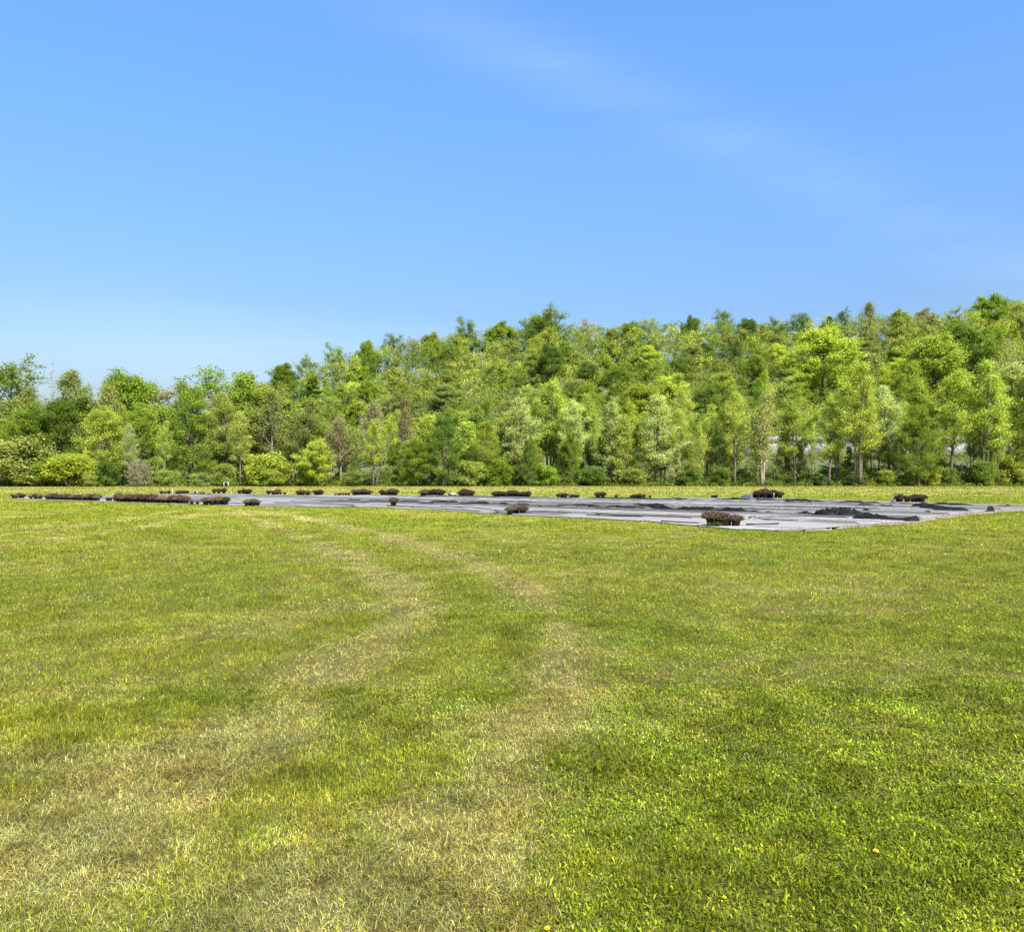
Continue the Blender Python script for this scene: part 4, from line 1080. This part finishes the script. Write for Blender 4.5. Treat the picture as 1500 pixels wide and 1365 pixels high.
HOSES = [
 ([(640, 742.4), (690, 746), (740, 750.6), (860, 755), (1032, 761.8)], 'black irrigation hose running behind the two front clumps'),
 ([(850, 756.4), (905, 758.8), (960, 760)], 'short black hose between the two front clumps'),
 ([(1086, 771.3), (1120, 771.6), (1150, 771)], 'short black hose lying right of the nearest clump'),
 ([(1092, 763.4), (1105, 757.5), (1116, 758), (1108, 761), (1122, 765), (1190, 765.5)], 'kinked black hose right of the nearest clump'),
 ([(1100, 760), (1180, 759.2), (1260, 761)], 'straight black hose before the crumpled heap'),
 ([(860, 738.6), (980, 740.6), (1100, 742.4), (1300, 747.4)], 'thin black hose across the rear right of the fabric'),
 ([(870, 743.6), (1000, 746.4), (1140, 748.6), (1260, 751)], 'thin black hose just behind the thick black fold'),
 ([(420, 736), (560, 738.2), (720, 741.8), (860, 746.4), (980, 751.2)], 'long thin hose before the middle fold'),
 ([(560, 742.6), (640, 746.6), (735, 753)], 'hose along the front edge left of the light brown clump'),
 ([(960, 765.4), (1032, 770)], 'short hose at the front edge left of the nearest clump')]
for q, (P, lab) in enumerate(HOSES): hose(P, lab, .02 if q != 2 else .026, 200 + q)

def white_pot():
    x, y = gp(1307, 735.6); r = empty('white_pot', (x, y, .03)); tag(r, 'white round pot lying on its side against the dead clump at right', 'pot')
    mb = MB(); mb.lathe([(.001, 0), (.10, 0), (.145, .2), (.155, .2), (.155, .22), (.135, .22), (.13, .19), (.095, .02), (.001, .015)], 16)
    o = link('body', mb.mesh('body', M_WHITE, False), r); r.rotation_euler = (R_(75), 0, R_(12)); r.location.z = .17
    h = MB(); h.tube([(math.cos(a) * .15, 0.0, .2 + math.sin(a) * .13) for a in np.linspace(0, math.pi, 9)], .005, 4); link('handle', h.mesh('handle', M_GREYMETAL), r)
white_pot()
def stake(px, py, h, label, r=.012):
    x, y = gp(px, py); mb = MB(); mb.tube([(x, y, 0), (x + .01, y, h * .6), (x + .02, y, h)], [r, r, r * .9], 6); mb.box((x + .02, y - .012, h - .06), (.05, .008, .11))
    tag(link('marker_stake', mb.mesh('marker_stake', M_WHITE)), label, 'stake')
stake(1133, 731.4, .46, 'thin white stake before the tall far clump')
stake(252.3, 724.6, .55, 'white post among the low pots on the far left edge', .03)
stake(283, 725.2, .35, 'short pale stake in the straggling pots, left of two', .014)
stake(288, 725.2, .35, 'short pale stake in the straggling pots, right of two', .014)
def sack(px, py, s, label, seed):
    x, y = gp(px, py); rng = rs(seed); th = np.linspace(0, 2 * np.pi, 15)[:-1]; V = []; rings = [(1, 0), (1.08, .25), (.9, .62), (.55, .9), (.08, 1)]
    for r, z in rings:
        for a in th:
            k = 1 + .22 * math.sin(3 * a + z * 4 + seed) * rng.uniform(.5, 1)
            V.append((x + math.cos(a) * r * k * s, y + math.sin(a) * r * k * s * .6, .04 + z * s * .6 * (1 + .1 * math.sin(2 * a))))
    n = 14; Q = [(i * n + j, i * n + (j + 1) % n, (i + 1) * n + (j + 1) % n, (i + 1) * n + j) for i in range(4) for j in range(n)]
    tag(link('sack', mesh_np('sack', np.array(V), [np.array(Q)], simple('pale_sacking%d' % seed, (.42, .40, .36), (.62, .6, .56), 6, .8))), label, 'sack')
o_ = sack(825, 729.2, .32, 'pale crumpled sack lying on the low far clump', 3)
sack(662, 727.4, .42, 'whitish crumpled sack between two dark far clumps', 4)
def white_stand():
    d = 160.0; x = (331.5 - 750) / F * d
    r = empty('white_stand', (x, d, 0)); tag(r, 'small white table-like stand at the foot of the wood', 'stand')
    mb = MB(); mb.box((0, 0, .82), (.92, .45, .07)); link('top', mb.mesh('top', M_WHITE), r)
    for sx, sy in ((.4, .17), (.4, -.17), (-.4, .17), (-.4, -.17)):
        lb = MB(); lb.box((sx, sy, .39), (.07, .07, .785)); link('leg', lb.mesh('leg', M_WHITE if sx > 0 else M_GREYMETAL), r)
white_stand()

# green weeds growing through the fabric, flowers in the near grass
def weed(px, py, h, label, seed, z=.04):
    x, y = gp(px, py); rng = rs(seed); V = []; F_ = []; b = 0
    for i in range(46):
        a = rng.uniform(0, 6.28); L = h * rng.uniform(.6, 1.2); t = rng.uniform(.2, 1.1)
        d = np.array([math.cos(a) * math.sin(t), math.sin(a) * math.sin(t), math.cos(t)]); s = np.array([-math.sin(a), math.cos(a), 0]) * L * .13
        p = np.array([x, y, z]) + np.array([math.cos(a), math.sin(a), 0]) * .03
        V += [p, p + d * L * .55 - s, p + d * L + np.array([0, 0, -.12 * L]), p + d * L * .55 + s]; F_.append((b, b + 1, b + 2, b + 3)); b += 4
    o = link('weed', mesh_np('weed', np.array(V), [np.array(F_)], M_LEAF, {'tint': ('FLOAT', np.repeat(rng.rand(46), 4))})); o.color = (.08, .115, .02, 1)
    tag(o, label, 'weed')
weed(791, 745.6, 0.19, 'green weed on the fabric right of the light brown clump', 1)
weed(1268, 751.5, 0.26, 'green weed standing behind the crumpled heap', 2)
weed(1052, 772.6, 0.21, 'green weed at the foot of the nearest clump, left side', 3)
weed(1042, 772.2, 0.15, 'green weed at the left end of the nearest clump', 4)
weed(1358, 753, 0.19, 'green weed on the right margin of the fabric', 5)
weed(1228, 751, 0.19, 'thin weed left of the one behind the crumpled heap', 6)
weed(440, 739.8, 0.12, 'small weed on the front fabric right of the short clump', 7)
weed(415, 738.6, 0.10, 'tiny weed left of another small one on the front fabric', 8)
M_YEL = simple('dandelion_yellow', (.75, .5, .01), (.85, .65, .03), 30, .7)
M_STEM = simple('flower_stem', (.1, .16, .03), (.16, .2, .05), 10, .7)
def dandelion(px, py, label, s=1.0):
    x, y = gp(px, py + 6); r = empty('dandelion', (x, y, 0), 0, (s, s, s)); tag(r, label, 'flower', None)
    st = MB(); st.tube([(0, 0, 0), (.003, -.002, .03), (.004, -.006, .052)], .0018, 5); link('stem', st.mesh('stem', M_STEM), r)
    V = []; Q = []; b = 0; rng = rs(int(px))
    for ring, (n, el, L) in enumerate(((18, .15, .017), (16, .5, .015), (12, .9, .011), (6, 1.3, .007))):
        for i in range(n):
            a = i / n * 6.283 + ring * .2 + rng.normal(0, .06); d = np.array([math.cos(a) * math.cos(el), math.sin(a) * math.cos(el), math.sin(el)])
            sd = np.array([-math.sin(a), math.cos(a), 0]) * .002; p = np.array([.004, -.006, .05])
            V += [p - sd * .5, p + sd * .5, p + d * L + sd, p + d * L - sd]; Q.append((b, b + 1, b + 2, b + 3)); b += 4
    link('flower_head', mesh_np('flower_head', np.array(V), [np.array(Q)], M_YEL), r)
dandelion(1278, 1249, 'open yellow dandelion, the largest, in the lush grass at lower right', .75)
dandelion(1058, 1313, 'tiny yellow dandelion left of and below the largest one', .5)
dandelion(800, 1361, 'yellow dandelion at the bottom of the photo', .65)
